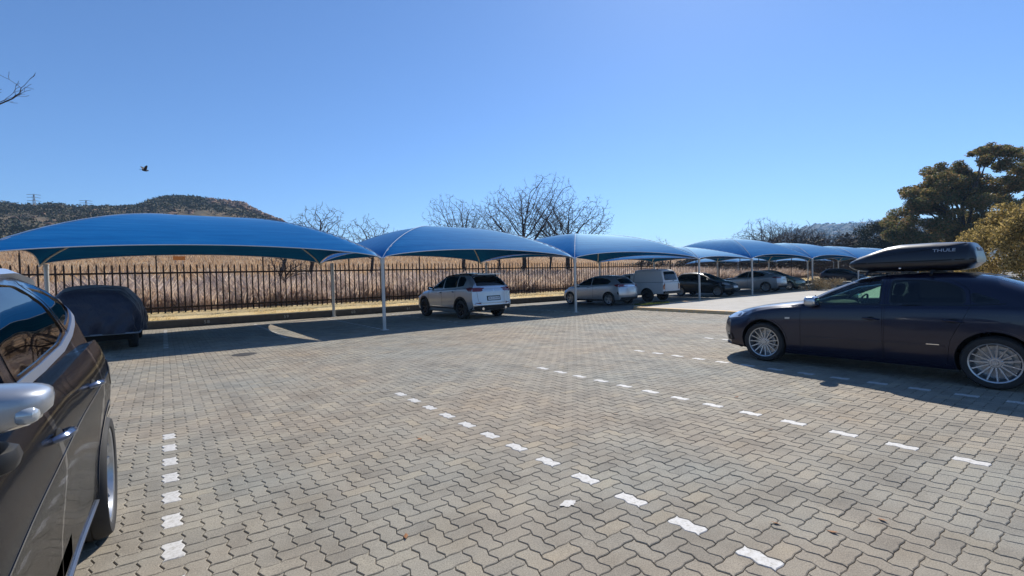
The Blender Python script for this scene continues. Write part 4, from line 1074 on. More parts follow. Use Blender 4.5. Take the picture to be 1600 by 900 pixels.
# --- palisade fence
FY = 23.0; PIT = 0.22; NB = 17; BAY = PIT * NB
mf = mat('fence_steel', (0.030, 0.020, 0.015), 0.7, 0.3, noise=(4, (0.05, 0.028, 0.018)))
fence = thing('palisade_fence', 'long dark brown steel palisade fence behind the carports', 'fence', (0, FY, 0))
def bay_mesh():
    b = MB()
    for k in range(1, NB):
        x = k * PIT; w = 0.027; d = 0.010
        pr = [(-w, 0.02), (-w * 0.4, 0.02 - d), (w * 0.4, 0.02 - d), (w, 0.02)]
        zt = 1.86; V = []
        for z in (-0.02, zt): V += [(x + a, -c - 0.02, z) for a, c in pr] + [(x + a, -c - 0.015, z) for a, c in pr[::-1]]
        n = 8; F = [(i, (i + 1) % n, (i + 1) % n + n, i + n) for i in range(n)]
        V += [(x, -0.033, zt + 0.10)]; F += [(n + i, n + (i + 1) % n, 2 * n) for i in range(n)]
        b.add(V, F)
    for z in (0.22, 1.60): b.box((BAY / 2, 0.01, z), (BAY, 0.045, 0.045)); b.box((BAY / 2, 0.03, z - 0.02), (BAY, 0.006, 0.05))
    return b.mesh()
bme = bay_mesh(); bme.materials.append(mf)
b = MB(); b.box((0, 0.03, 1.08), (0.05, 0.06, 2.36)); b.box((0, 0.03, 2.28), (0.035, 0.035, 0.12), m=0); b.tube([(0, 0.03, 2.2), (0, 0.03, 2.42)], 0.014, 6); pme = b.mesh(); pme.materials.append(mf)
x = -3.95 - BAY * 3
for k in range(24):
    xx = x + k * BAY; z = 0.46
    o = obj('fence_panel', bme, fence); o.location = (xx, 0, z); o = obj('fence_post', pme, fence); o.location = (xx, 0, z)

# --- carports
mcan = mat('shade_net', (0.012, 0.115, 0.36), 0.9, sheen=0.0, spec=0.0); nt, N, L, b = shader_nodes(mcan)
b.inputs['IOR'].default_value = 1.28; b.inputs['Specular Tint'].default_value = (0.45, 0.85, 1.0, 1)
c = ramp(nt, noise_node(nt, 3.0, 6, 0.7, None, (0.25, 2.2, 2.2)), [(0.3, (0.006, 0.095, 0.29)), (0.55, (0.009, 0.125, 0.35)), (0.75, (0.025, 0.16, 0.38))]); L.new(c, b.inputs['Base Color'])
b.inputs['Sheen Tint'].default_value = (0.8, 0.88, 1, 1); b.inputs['Sheen Roughness'].default_value = 0.35
wv = nt.nodes.new('ShaderNodeTexWave'); wv.wave_type = 'BANDS'; wv.bands_direction = 'Y'; wv.inputs['Scale'].default_value = 1.6; wv.inputs['Distortion'].default_value = 2.5; wv.inputs['Detail'].default_value = 3; L.new(nt.nodes.new('ShaderNodeTexCoord').outputs['Object'], wv.inputs[0])
bumpn(nt, wv.outputs['Fac'], 0.12, 0.012, b)
gl = N.new('ShaderNodeBsdfGlossy'); gl.inputs['Roughness'].default_value = 0.62; gl.inputs['Color'].default_value = (0.62, 0.86, 0.95, 1)
fr_ = N.new('ShaderNodeFresnel'); fr_.inputs[0].default_value = 1.18; ms_ = N.new('ShaderNodeMixShader'); out_ = [n_ for n_ in N if n_.type == 'OUTPUT_MATERIAL'][0]
geo_ = N.new('ShaderNodeNewGeometry'); inv_ = N.new('ShaderNodeMath'); inv_.operation = 'SUBTRACT'; inv_.inputs[0].default_value = 0.22; mb_ = N.new('ShaderNodeMath'); mb_.operation = 'MULTIPLY'; mb_.inputs[1].default_value = 0.22; L.new(geo_.outputs['Backfacing'], mb_.inputs[0]); L.new(mb_.outputs[0], inv_.inputs[1]); mu_ = N.new('ShaderNodeMath'); mu_.operation = 'MULTIPLY'; L.new(fr_.outputs[0], mu_.inputs[0]); L.new(inv_.outputs[0], mu_.inputs[1]); L.new(mu_.outputs[0], ms_.inputs[0]); L.new(b.outputs[0], ms_.inputs[1]); L.new(gl.outputs[0], ms_.inputs[2]); L.new(ms_.outputs[0], out_.inputs[0])
msteel = mat('post_paint', (0.58, 0.57, 0.54), 0.5, noise=(6, (0.48, 0.47, 0.44)), coat=0.2)
mrope = mat('hem_white', (0.62, 0.66, 0.72), 0.6)
mseam = mat('net_seam', (0.16, 0.28, 0.46), 0.6)
def canopy(x0, x1, y0, y1, label, zf=2.2, zr=2.3, rise=0.95, arch=0.42, inset=0.30, group='blue shade-net carport canopies', sag=0.0):
    W = x1 - x0; D = y1 - y0; t = thing('carport_canopy', label, 'carport canopy', ((x0 + x1) / 2, (y0 + y1) / 2, 0), 0, group)
    NU = 56; NV = 40
    def S(u, v):
        eu = inset * 1.0; iu = math.sin(PI * v); iv = math.sin(PI * u)
        x = -W / 2 + W * u + (1 - 2 * u) * 0.26 * iu; y = -D / 2 + D * v + (1 - 2 * v) * inset * iv
        du = min(u, 1 - u) * W / (D / 2) * 1.0; dv = min(v, 1 - v) * 2
        q = min(1, min(du, dv)); g = math.sin(q * PI / 2) ** 0.92
        side_u = math.sin(PI * u) ** 0.55; side_v = math.sin(PI * v) ** 0.75
        A = arch * side_u * (1 - side_v) + arch * 0.9 * side_v * (1 - side_u) + arch * side_u * side_v
        z = zf + (zr - zf) * v + A + rise * g - sag * abs(du - dv if max(du, dv) < 1 else 0) * 0.3 * (1 - q)
        return (x, y, z)
    V = [S(i / NU, j / NV) for j in range(NV + 1) for i in range(NU + 1)]
    F = [(j * (NU + 1) + i, j * (NU + 1) + i + 1, (j + 1) * (NU + 1) + i + 1, (j + 1) * (NU + 1) + i) for j in range(NV) for i in range(NU)]
    me = mesh(V, F, True, 60); net = obj('shade_net', me, t, mcan)
    # hem rope along the four edges
    for pts in ([S(i / NU, 0) for i in range(NU + 1)], [S(i / NU, 1) for i in range(NU + 1)], [S(0, j / NV) for j in range(NV + 1)], [S(1, j / NV) for j in range(NV + 1)]):
        b = MB(); b.tube([(p[0], p[1], p[2] - 0.010) for p in pts], 0.013, 6); b.build('hem', mrope, t, True)
    # pipe hips carrying the net
    a_ = (D / 2) / W
    for (cu, cv) in ((0, 0), (1, 0), (0, 1), (1, 1)):
        b = MB(); pts = []
        for k in range(15):
            q = k / 14 * 0.98; uu = q * a_; vv = q / 2
            u = uu if cu == 0 else 1 - uu; v = vv if cv == 0 else 1 - vv; p = S(u, v); pts.append((p[0], p[1], p[2] - 0.045))
        b.tube(pts, 0.028, 8); b.build('hip_pipe', msteel, t, True)
        b = MB(); b.tube([(p_[0], p_[1], p_[2] + 0.048) for p_ in pts], 0.011, 6); b.build('seam', mseam, t, True)
    b = MB(); pts = []
    for k in range(9):
        p = S(a_ + (1 - 2 * a_) * k / 8, 0.5); pts.append((p[0], p[1], p[2] - 0.045))
    b.tube(pts, 0.028, 8); b.build('ridge_pipe', msteel, t, True)
    return t
def post(x, y, h, label, rear=False, group=None, lamp=False):
    t = thing('carport_post', label, 'post', (x, y, 0), 0, group); b = MB()
    b.tube([(0, 0, -0.05), (0, 0, h)], 0.052 if not rear else 0.06, 14); b.build('pole', msteel, t, True)
    b = MB(); b.lathe([(0.001, h - 0.02), (0.075, h - 0.02), (0.075, h + 0.01), (0.001, h + 0.01)], 14, Matrix(((1, 0, 0), (0, 0, 1), (0, 1, 0)))); b.tube([(0, 0, h - 0.16), (0, 0, h - 0.02)], 0.068, 14)
    b.build('collar', msteel, t, True)
    b = MB(); b.box((0, 0, 0.012), (0.2, 0.2, 0.014)); b.build('base_plate', msteel, t)
    return t
FX = [-3.15, 5.36, 13.48, 22.5, 28.1, 36.7, 45.7, 54.5, 63]
YF, YR = 13.77, 20.86
labs = ['nearest and widest blue canopy, above the covered vehicle at the left', 'blue canopy above the silver SUV', 'blue canopy above the silver hatchback and the white pickup', 'narrow low blue canopy above the black hatchback', 'blue canopy with a high peak right of the narrow one', 'blue canopy second from the right end of the near row', 'blue canopy at the right end of the visible row, behind the roof box', 'blue canopy beyond the roof box, almost hidden']
RI = [0.98, 1.0, 0.98, 0.62, 1.12, 1.0, 0.9, 0.9]
for i in range(8):
    canopy(FX[i], FX[i + 1] if i < 8 else 0, YF, YR, labs[i], rise=RI[i] + 0.06, arch=0.35 if i != 3 else 0.18)
pl = ['post hidden behind the dark SUV', 'white front post at the joint of the first two canopies', 'white front post beside the silver hatchback', 'front post left of the black hatchback bonnet', 'front post in front of the silver saloon', 'front post beside the light green hatchback', 'front post just left of the roof box', 'far front post behind the roof box', 'last far front post']
for i, x in enumerate(FX):
    if i > 0: post(x, YF, 2.2, pl[i])
rl = ['thick rear post with a collar behind the covered vehicle', 'rear post behind the empty bays at the kerb', 'rear post behind the silver SUV roof', 'rear post behind the white pickup', 'rear post behind the black hatchback', 'rear post behind the silver saloon roof', 'rear post behind the light green hatchback', 'rear post behind the dry shrubs', 'last rear post of the row']
RX = [-3.0, 5.88, 13.9, 22.7, 28.4, 36.9, 45.9, 54.6, 63]
for i, x in enumerate(RX): post(x, YR + 0.05, 2.32, rl[i], True)
# second row of canopies further away at the right
FX2 = [47.0, 56.0, 65.0, 74.0]
for i in range(3): canopy(FX2[i] + 4, FX2[i + 1] + 4, 26.5, 33.0, ['far canopy of the second row, left one, seen under the near row', 'far canopy of the second row, middle one', 'far canopy of the second row, right one'][i], zf=2.5, zr=2.5, rise=0.6, arch=0.2, group='canopies of the second row')
for i, x in enumerate(FX2): post(x + 4, 26.5, 2.5, ['leftmost', 'second', 'third', 'rightmost'][i] + ' thin pole of the far second carport row')
# --- small things in the veld
t = thing('warning_sign', 'small orange sign board standing in the dry field beyond the fence', 'sign', (1.39, 60, float(hmap(1.39, 60)))); zb_ = 4.4 - float(hmap(1.39, 60))
for sx_ in (-0.3, 0.3): b = MB(); b.tube([(sx_, 0, -0.1), (sx_, 0, zb_ + 0.2)], 0.03, 6); b.build('leg', mst, t)
b = MB(); b.box((0, -0.05, zb_), (1.05, 0.03, 0.42)); b.build('board', mat('sign_orange', (0.75, 0.22, 0.015), 0.5), t)
# bird
t = thing('bird', 'small dark bird flying in the open sky at upper left', 'bird', (-0.75, 40, 9.35), 0.6); b = MB(); b.ell((0, 0, 0), (0.20, 0.075, 0.07), 10, 8); b.ell((0.2, 0, 0.03), (0.05, 0.04, 0.04), 8, 6); b.add([(-0.17, -0.03, 0), (-0.17, 0.03, 0), (-0.34, 0.06, 0.0), (-0.34, -0.06, 0), (-0.17, 0, 0.02)], [(0, 1, 2, 3), (0, 4, 1), (1, 4, 2), (3, 2, 4), (0, 3, 4)]); b.add([(0.22, 0, 0.03), (0.29, 0, 0.015), (0.23, 0.02, 0.02), (0.23, -0.02, 0.02)], [(0, 1, 2), (0, 3, 1), (2, 1, 3)])
mbird = mat('feather', (0.012, 0.012, 0.014), 0.7); b.build('body', mbird, t, True)
for s_ in (-1, 1):
    b = MB(); b.add([(0.10, 0.04 * s_, 0.02), (-0.10, 0.04 * s_, 0.02), (-0.12, 0.19 * s_, 0.20), (0.06, 0.20 * s_, 0.23), (-0.06, 0.34 * s_, 0.30), (0.10, 0.04 * s_, 0.035), (-0.10, 0.04 * s_, 0.035), (-0.12, 0.19 * s_, 0.215), (0.06, 0.20 * s_, 0.245)], [(0, 1, 2, 3), (3, 2, 4), (5, 8, 7, 6), (8, 4, 7), (0, 3, 8, 5), (3, 4, 8), (1, 6, 7, 2), (2, 7, 4), (0, 5, 6, 1)]); b.build('wing', mbird, t)

# ================================================================== VEHICLES
def P_(*a): return list(a)
navy = meta('paint_midnight', (0.006, 0.007, 0.026), 0.3, 0.3)
dark = meta('paint_dark_grey', (0.006, 0.0065, 0.012), 0.25, 0.25)
silver = meta('paint_silver', (0.52, 0.54, 0.57), 0.34, 0.75)
silver2 = meta('paint_pale_silver', (0.46, 0.48, 0.51), 0.34, 0.7)
blackp = meta('paint_black', (0.010, 0.011, 0.014), 0.3, 0.3)
greenp = meta('paint_pale_green', (0.22, 0.27, 0.22), 0.35, 0.6)
whitep = mat('paint_white', (0.60, 0.62, 0.64), 0.35, coat=0.6)

# ---- dark saloon on the right
S = dict(L=4.60, W=0.885, H=1.43, wheelR=0.325, rimR=0.238, archR=0.362, axles=(1.37, -1.35), NS=130, cabin=(-1.62, 0.98), belt_c=0.98, floor=0.40,
    top=[(2.30, 0.70), (2.22, 0.76), (2.0, 0.84), (1.6, 0.915), (1.1, 0.985), (0.90, 1.01), (0.80, 1.04), (0.45, 1.235), (0.12, 1.375), (-0.2, 1.42), (-0.6, 1.436), (-1.0, 1.428), (-1.3, 1.385), (-1.6, 1.27), (-1.85, 1.15), (-2.1, 1.08), (-2.25, 1.04), (-2.30, 0.98)],
    belt=[(2.3, 0.66), (1.9, 0.76), (1.2, 0.90), (0.6, 0.955), (-0.4, 0.99), (-1.4, 1.015), (-2.0, 1.0), (-2.3, 0.94)],
    hw=[(2.3, 0.82), (1.9, 0.865), (1.3, 0.885), (-1.4, 0.885), (-1.9, 0.865), (-2.3, 0.82)], bot=[(2.3, 0.22), (1.9, 0.19), (1.0, 0.17), (-1.0, 0.18), (-2.0, 0.24), (-2.3, 0.30)],
    fd=[(0.1, 0.12), (0.25, 0.05), (0.45, 0.0), (0.6, 0.02), (0.75, 0.09), (0.9, 0.14)], rd=[(0.2, 0.12), (0.45, 0.0), (0.7, 0.01), (0.95, 0.06), (1.1, 0.1)], crf=0.42, crr=0.22, tum=0.20, win=0.07)
W_F = ([(0.70, 0.985), (0.42, 1.175), (0.16, 1.305), (-0.02, 1.338), (-0.20, 1.350), (-0.20, 1.010)], 'side')
W_R = ([(-0.31, 1.012), (-0.31, 1.350), (-0.66, 1.338), (-0.92, 1.29), (-1.06, 1.20), (-1.08, 1.035)], 'side')
W_Q = ([(-1.15, 1.045), (-1.13, 1.18), (-1.40, 1.065)], 'side')
W_W = ([(-0.66, 1.06), (0.66, 1.06), (0.50, 1.365), (-0.50, 1.365)], 'front')
W_B = ([(-0.60, 1.16), (0.60, 1.16), (0.50, 1.385), (-0.50, 1.385)], 'rear')
navy.node_tree.nodes['Principled BSDF'].inputs['Coat Weight'].default_value = 0.55
c = Car('parked_saloon', 'dark navy saloon with multi-spoke silver wheels and a black roof box, parked at the right', 'car', S, (8.885, 2.39, 0), PI / 2)
doorsF = [(0.80, 0.93), (0.74, 1.00), (0.44, 1.215), (0.15, 1.352), (-0.02, 1.385), (-0.245, 1.395), (-0.255, 0.24), (0.80, 0.24)]
doorsR = [(-0.265, 0.24), (-0.275, 1.395), (-0.68, 1.385), (-0.96, 1.33), (-1.11, 1.22), (-1.14, 1.0), (-1.02, 0.72), (-0.95, 0.56), (-0.92, 0.24)]
wins = [W_F, W_R, W_Q, W_W, W_B]
c.body(navy, wins, [('door', doorsF), ('door', doorsR)])
c.panes([W_F], M['glass'], names=None); c.panes([W_R, W_Q], M['glassdark']); c.panes([W_W, W_B], M['glass'])
for o in c.root.children:
    if o.name.startswith('door'): pass
c.wheels('multi', M['alloy'], 0.225)
c.seats(((-0.05, 4), (-0.95, 4)), 0.40)
c.mirror(0.60, 1.00, silver, (0.085, 0.115, 0.078), 0.115)
c.handle(0.0 - 0.12, 0.80, navy); c.handle(-0.98, 0.815, navy)
for v in ('left', 'right'):
    c.patch('headlight', [(2.06, 0.68), (2.04, 0.775), (1.86, 0.80), (1.72, 0.795), (1.80, 0.72)], v, M['clearlens'], 0.004, 0.01, rnd=0.03)
    c.patch('side_indicator', [(1.02, 0.735), (1.02, 0.762), (0.95, 0.764), (0.95, 0.737)], v, M['amber'], 0.006, 0.01, 0.03)
    c.band('window_trim', [(0.78, 0.965), (0.2, 0.985), (-0.5, 0.998), (-1.10, 1.015), (-1.44, 1.045)], v, 0.012, M['glossblack'], 0.006, 0.010, False)
    c.band('side_crease', [(1.75, 0.74), (1.0, 0.84), (0.0, 0.885), (-1.0, 0.915), (-1.9, 0.90)], v, 0.010, navy, 0.004, 0.006, False)
    c.band('side_moulding', [(0.74, 0.465), (-0.24, 0.475)], v, 0.028, navy, 0.010, 0.014, False); c.band('side_moulding', [(-0.28, 0.475), (-0.90, 0.485)], v, 0.028, navy, 0.010, 0.014, False)
    o = c.band('door_trim_insert', [(-0.72, 0.503), (-0.85, 0.505)], v, 0.010, M['chrome'], 0.013, 0.01, False)
    c.band('sill', [(1.0, 0.215), (-0.98, 0.225)], v, 0.05, navy, 0.016, 0.02, False)
    c.patch('bumper_vent', [(2.06, 0.30), (2.06, 0.44), (1.92, 0.43), (1.88, 0.32)], v, M['gap'], 0.002, 0.004, 0.04, rnd=0.02)
    c.patch('fog_light', [(2.03, 0.40), (2.03, 0.43), (1.98, 0.43), (1.98, 0.40)], v, M['clearlens'], 0.008, 0.01, 0.03)
    c.band('front_lip', [(2.12, 0.245), (1.9, 0.215), (1.76, 0.20)], v, 0.035, M['blackplastic'], 0.02, 0.03, False)
    c.band('arch_lip', [(1.37 + 0.372 * math.cos(a), 0.345 + 0.372 * math.sin(a)) for a in np.linspace(0.0, PI, 22)], v, 0.022, navy, 0.008, 0.012, False)
    c.band('arch_lip', [(-1.35 + 0.372 * math.cos(a), 0.345 + 0.372 * math.sin(a)) for a in np.linspace(0.0, PI, 22)], v, 0.022, navy, 0.008, 0.012, False)
c.patch('grille', [(-0.36, 0.30), (0.36, 0.30), (0.42, 0.68), (-0.42, 0.68)], 'front', M['glossblack'], 0.004, 0.01)
c.patch('number_plate', [(-0.26, 0.42), (0.26, 0.42), (0.26, 0.53), (-0.26, 0.53)], 'front', M['plate'], 0.018, 0.01)
c.patch('tail_light', [(-2.24, 0.72), (-2.24, 0.92), (-2.02, 0.90), (-2.05, 0.74)], 'left', M['redlens'], 0.004, 0.01); c.patch('tail_light', [(-2.24, 0.72), (-2.24, 0.92), (-2.02, 0.90), (-2.05, 0.74)], 'right', M['redlens'], 0.004, 0.01)
for o in c.root.children:
    if o.name.startswith('windscreen'):
        b = MB()
        for y in (0.1, -0.5):
            pts = []
            for k in range(6): l, nr = c.ray(0.84 - 0.03 * k, y + 0.09 * k, 'top'); pts.append(l + nr * 0.018)
            b.tube(pts, 0.009, 6)
        b.build('wiper', M['blackplastic'], o, True)
# roof rails/bars under the box
for x in (0.0, -0.72): b = MB(); b.tube([(x, -0.62, 1.405), (x, -0.55, 1.452), (x, 0.55, 1.452), (x, 0.62, 1.405)], 0.018, 8); b.build('roof_bar', M['blackplastic'], c.root, True)
# ---- roof box: lofted hard shell, separate thing resting on the bars
def loft_box():
    NS = 60; V = []; F = []; NR = 40
    topc = [(0, 0.11), (0.03, 0.17), (0.10, 0.225), (0.22, 0.30), (0.34, 0.365), (0.44, 0.390), (0.7, 0.395), (0.88, 0.388), (0.95, 0.375), (0.985, 0.30), (1.0, 0.18)]
    botc = [(0, 0.085), (0.04, 0.045), (0.1, 0.015), (0.2, 0.0), (0.85, 0.0), (0.95, 0.03), (1.0, 0.10)]
    wc = [(0, 0.22), (0.03, 0.31), (0.08, 0.37), (0.2, 0.42), (0.5, 0.44), (0.85, 0.43), (0.95, 0.40), (1.0, 0.33)]
    Lb = 1.45
    for i in range(NS + 1):
        t = 0.5 - 0.5 * math.cos(PI * i / NS); x = Lb / 2 - Lb * t
        zt = np.interp(t, *zip(*topc)); zb_ = np.interp(t, *zip(*botc)); w = np.interp(t, *zip(*wc)); zm = 0.13 + 0.02 * t
        zm = min(max(zm, zb_ + 0.01), zt - 0.01)
        for k in range(NR):
            a = 2 * PI * k / NR; ca, sa = math.cos(a), math.sin(a); e = 0.42
            y = w * math.copysign(abs(ca) ** e, ca); z = zm + (zt - zm if sa > 0 else zm - zb_) * math.copysign(abs(sa) ** (0.62 if sa > 0 else 0.7), sa)
            if sa > 0: y *= 1 - 0.10 * (z - zm) / 0.25 * (0.4 + 0.6 * t)
            V.append((x, y, z))
    for i in range(NS):
        for k in range(NR): k2 = (k + 1) % NR; F.append((i * NR + k, (i + 1) * NR + k, (i + 1) * NR + k2, i * NR + k2))
    F.append(tuple(range(NR))); F.append(tuple(NS * NR + k for k in range(NR))[::-1])
    return V, F
V, F = loft_box(); bm = bmesh.new(); bvv = [bm.verts.new(v) for v in V]
for f in F: bm.faces.new([bvv[i] for i in f])
bmesh.ops.recalc_face_normals(bm, faces=bm.faces); me = bpy.data.meshes.new('m'); bm.to_mesh(me); bm.free(); me.shade_smooth(); me.set_sharp_from_angle(angle=R_(40))
mbox = mat('roof_box_shell', (0.008, 0.008, 0.014), 0.34, coat=0.25, coat_rough=0.2)
rb = thing('roof_box', 'glossy black luggage box strapped on the roof of the dark saloon', 'roof box', (8.83, 2.39 - 0.40, 1.452), PI / 2)
sh = obj('shell', me, rb, mbox)
cb = Car.__new__(Car); cb.root = rb; cb.bvh = BVHTree.FromPolygons([Vector(v) for v in V], F)
for v in ('left', 'right'):
    cb.band('seam', [(0.78, 0.13), (-0.2, 0.142), (-0.79, 0.152)], v, 0.012, M['gap'], 0.001, 0.004, False)
    cb.band('crease', [(0.30, 0.235), (-0.25, 0.30), (-0.62, 0.365)], v, 0.012, mbox, 0.007, 0.008, False)
lg = mat('logo_white', (0.42, 0.46, 0.52), 0.5)
l, nr = cb.ray(-0.42, 0.275, 'left'); o = place_text('logo', 'THULE', 0.062, lg, rb, l + nr * 0.004, (PI / 2 - math.asin(max(-1, min(1, nr.z))), 0, PI), 1.25)
l, nr = cb.ray(-0.42, 0.275, 'right'); o = place_text('logo', 'THULE', 0.062, lg, rb, l + nr * 0.004, (PI / 2 - math.asin(max(-1, min(1, nr.z))), 0, 0), 1.25)
l, nr = cb.ray(0.0, 0.28, 'rear'); o = place_text('logo', 'THULE', 0.07, lg, rb, l + nr * 0.004, (PI / 2 - math.asin(max(-1, min(1, nr.z))), 0, -PI / 2), 1.6)
b = MB(); l, nr = cb.ray(0.05, 0.05, 'left'); b.ell(l, (0.016, 0.006, 0.016), 10, 6); b.build('lock', M['chrome'], rb, True)

M['handlemetal'] = mat('handle_metal', (0.10, 0.13, 0.20), 0.2, 0.8)
# ---- dark SUV at the left edge (nose towards and beyond the camera)
S = dict(L=4.52, W=0.92, H=1.68, wheelR=0.365, rimR=0.280, archR=0.405, axles=(1.34, -1.37), NS=170, cabin=(-1.95, 1.02), belt_c=1.10, floor=0.50, wheelin=0.004,
    top=[(2.26, 0.82), (2.15, 0.92), (1.9, 1.0), (1.4, 1.09), (1.05, 1.15), (0.9, 1.22), (0.5, 1.45), (0.2, 1.575), (-0.1, 1.645), (-0.5, 1.68), (-1.0, 1.675), (-1.5, 1.62), (-1.8, 1.55), (-2.05, 1.42), (-2.2, 1.22), (-2.26, 1.05)],
    belt=[(2.26, 0.76), (1.8, 0.90), (1.0, 1.06), (0.3, 1.11), (-0.4, 1.145), (-1.0, 1.185), (-1.5, 1.205), (-2.0, 1.17), (-2.26, 1.02)],
    hw=[(2.26, 0.84), (1.9, 0.89), (1.3, 0.915), (0.6, 0.90), (-0.4, 0.90), (-1.2, 0.92), (-1.6, 0.918), (-2.0, 0.87), (-2.26, 0.80)], bot=[(2.26, 0.28), (1.8, 0.24), (-1.5, 0.24), (-2.26, 0.34)],
    fd=[(0.2, 0.1), (0.5, 0.0), (0.8, 0.04), (1.0, 0.12)], rd=[(0.3, 0.12), (0.55, 0.0), (0.9, 0.03), (1.15, 0.10), (1.35, 0.22), (1.5, 0.34), (1.62, 0.42)], crf=0.4, crr=0.34, tum=0.21, win=0.08, sq=3.0,
    side=[(0.0, 0.87), (0.02, 0.91), (0.08, 0.945), (0.14, 0.964), (0.22, 0.972), (0.32, 0.972), (0.42, 0.976), (0.52, 0.985), (0.62, 0.995), (0.70, 1.0), (0.77, 0.998), (0.84, 0.985), (0.90, 0.968), (0.95, 0.95), (1.0, 0.925)])
V_F = ([(0.84, 1.19), (0.50, 1.385), (0.22, 1.50), (0.14, 1.52), (0.14, 1.185)], 'side')
V_R = ([(0.02, 1.19), (0.02, 1.54), (-0.40, 1.575), (-0.80, 1.565), (-1.00, 1.46), (-1.08, 1.29), (-0.85, 1.24), (-0.4, 1.205)], 'side')
V_Q = ([(-1.13, 1.30), (-1.05, 1.47), (-0.90, 1.56), (-1.25, 1.535), (-1.50, 1.45), (-1.55, 1.40), (-1.35, 1.345)], 'side')
V_W = ([(-0.66, 1.24), (0.66, 1.24), (0.52, 1.56), (-0.52, 1.56)], 'front')
dark.node_tree.nodes['Principled BSDF'].inputs['Coat Weight'].default_value = 0.6
c = Car('parked_suv', 'dark grey SUV with a silver door mirror at the left edge, closest to the viewer', 'car', S, (-1.215, 2.47, 0), -PI / 2)
dF = [(0.98, 1.06), (0.90, 1.16), (0.50, 1.425), (0.22, 1.54), (0.085, 1.565), (0.075, 0.36), (0.98, 0.36)]
dR = [(0.062, 0.36), (0.072, 1.57), (-0.40, 1.61), (-0.85, 1.60), (-1.04, 1.48), (-1.12, 1.30), (-1.12, 0.95), (-1.0, 0.70), (-0.95, 0.56), (-0.93, 0.36)]
c.body(dark, [V_F, V_R, V_Q, V_W], [('door', dF), ('door', dR)])
c.panes([V_F, V_R, V_Q], M['glassprivacy'], sealw=0.03); c.panes([V_W], M['glass'])
c.wheels('five', M['alloy'], 0.235)
c.seats(((0.05, 4), (-0.85, 4)), 0.5)
mirp = meta('mirror_silver', (0.36, 0.38, 0.41), 0.42, 0.7)
c.mirror(1.0, 1.16, mirp, (0.075, 0.145, 0.062), 0.16, sides=(1, -1), at=(1.13, 0.880, 1.283), p=0.55)
c.handle(0.0 + 0.10 - 0.02, 0.985, M['handlemetal'], ln=0.19); c.handle(-0.83, 1.02, M['handlemetal'], ln=0.19)
for v in ('left', 'right'):
    c.band('window_trim', [(0.95, 1.155), (0.14, 1.17), (-0.40, 1.187), (-0.85, 1.222), (-1.15, 1.272), (-1.38, 1.325), (-1.56, 1.385), (-1.60, 1.43), (-1.55, 1.475)], v, 0.034, M['satin'], 0.008, 0.012, False, step=0.03)
    c.band('roof_rail', [(0.15, 0.60 if v == 'left' else -0.60), (-1.55, 0.56 if v == 'left' else -0.56)], 'top', 0.03, M['satin'], 0.03, 0.03, False)
    c.band('side_crease', [(1.6, 0.83), (0.4, 0.90), (-0.6, 0.955), (-1.4, 1.0), (-2.0, 0.98)], v, 0.006, dark, 0.002, 0.003, False)
    c.band('sill', [(1.0, 0.30), (-0.97, 0.30)], v, 0.12, M['blackplastic'], 0.012, 0.02, False)
    c.band('side_step_trim', [(1.0, 0.36), (-0.93, 0.36)], v, 0.026, M['satin'], 0.010, 0.012, False)
    for ax in (1.34, -1.37):
        c.band('arch_cladding', [(ax + 0.425 * math.cos(a), 0.385 + 0.425 * math.sin(a)) for a in np.linspace(0.0, PI - 0.0, 26)], v, 0.03, dark, 0.004, 0.008, False)
    c.patch('fuel_flap', [(-1.52 + 0.085 * math.cos(a), 0.99 + 0.085 * math.sin(a)) for a in np.linspace(0, 2 * PI, 17)[:-1]], v, dark, 0.003, 0.005, 0.03)
    c.patch('tail_light', [(-2.18, 0.95), (-2.18, 1.12), (-1.95, 1.13), (-1.80, 1.08), (-1.95, 0.98)], v, M['redlens'], 0.006, 0.01, 0.04, rnd=0.03)
    c.patch('headlight', [(2.1, 0.72), (2.1, 0.84), (1.7, 0.92), (1.75, 0.80)], v, M['clearlens'], 0.004, 0.01, rnd=0.03)
l, nr = c.ray(0.93, 1.16, 'left')
for o in c.root.children:
    if o.name.startswith('wing_mirror'):
        sy = 1 if sum(v.co.y for v in o.data.vertices) > 0 else -1
        cc = Vector((1.13, sy * 0.880, 1.283))
        for vv in o.data.vertices:                       # the shell tapers outwards, flat on top
            tt = min(1, max(0, (abs(vv.co.y) - 0.80) / 0.22)); zt_ = cc.z + 0.055; vv.co.z = zt_ + (vv.co.z - zt_) * (1 - 0.42 * tt)
        b = MB(); b.ell(cc + Vector((0.050, sy * 0.112, 0.004)), (0.022, 0.020, 0.018), 12, 8, 0.8); b.build('indicator', M['clearlens'], o, True)
        b = MB(); b.ell(cc + Vector((0.005, -sy * 0.02, -0.085)), (0.060, 0.115, 0.034), 14, 8, 0.6); b.build('mirror_base', M['blackplastic'], o, True)

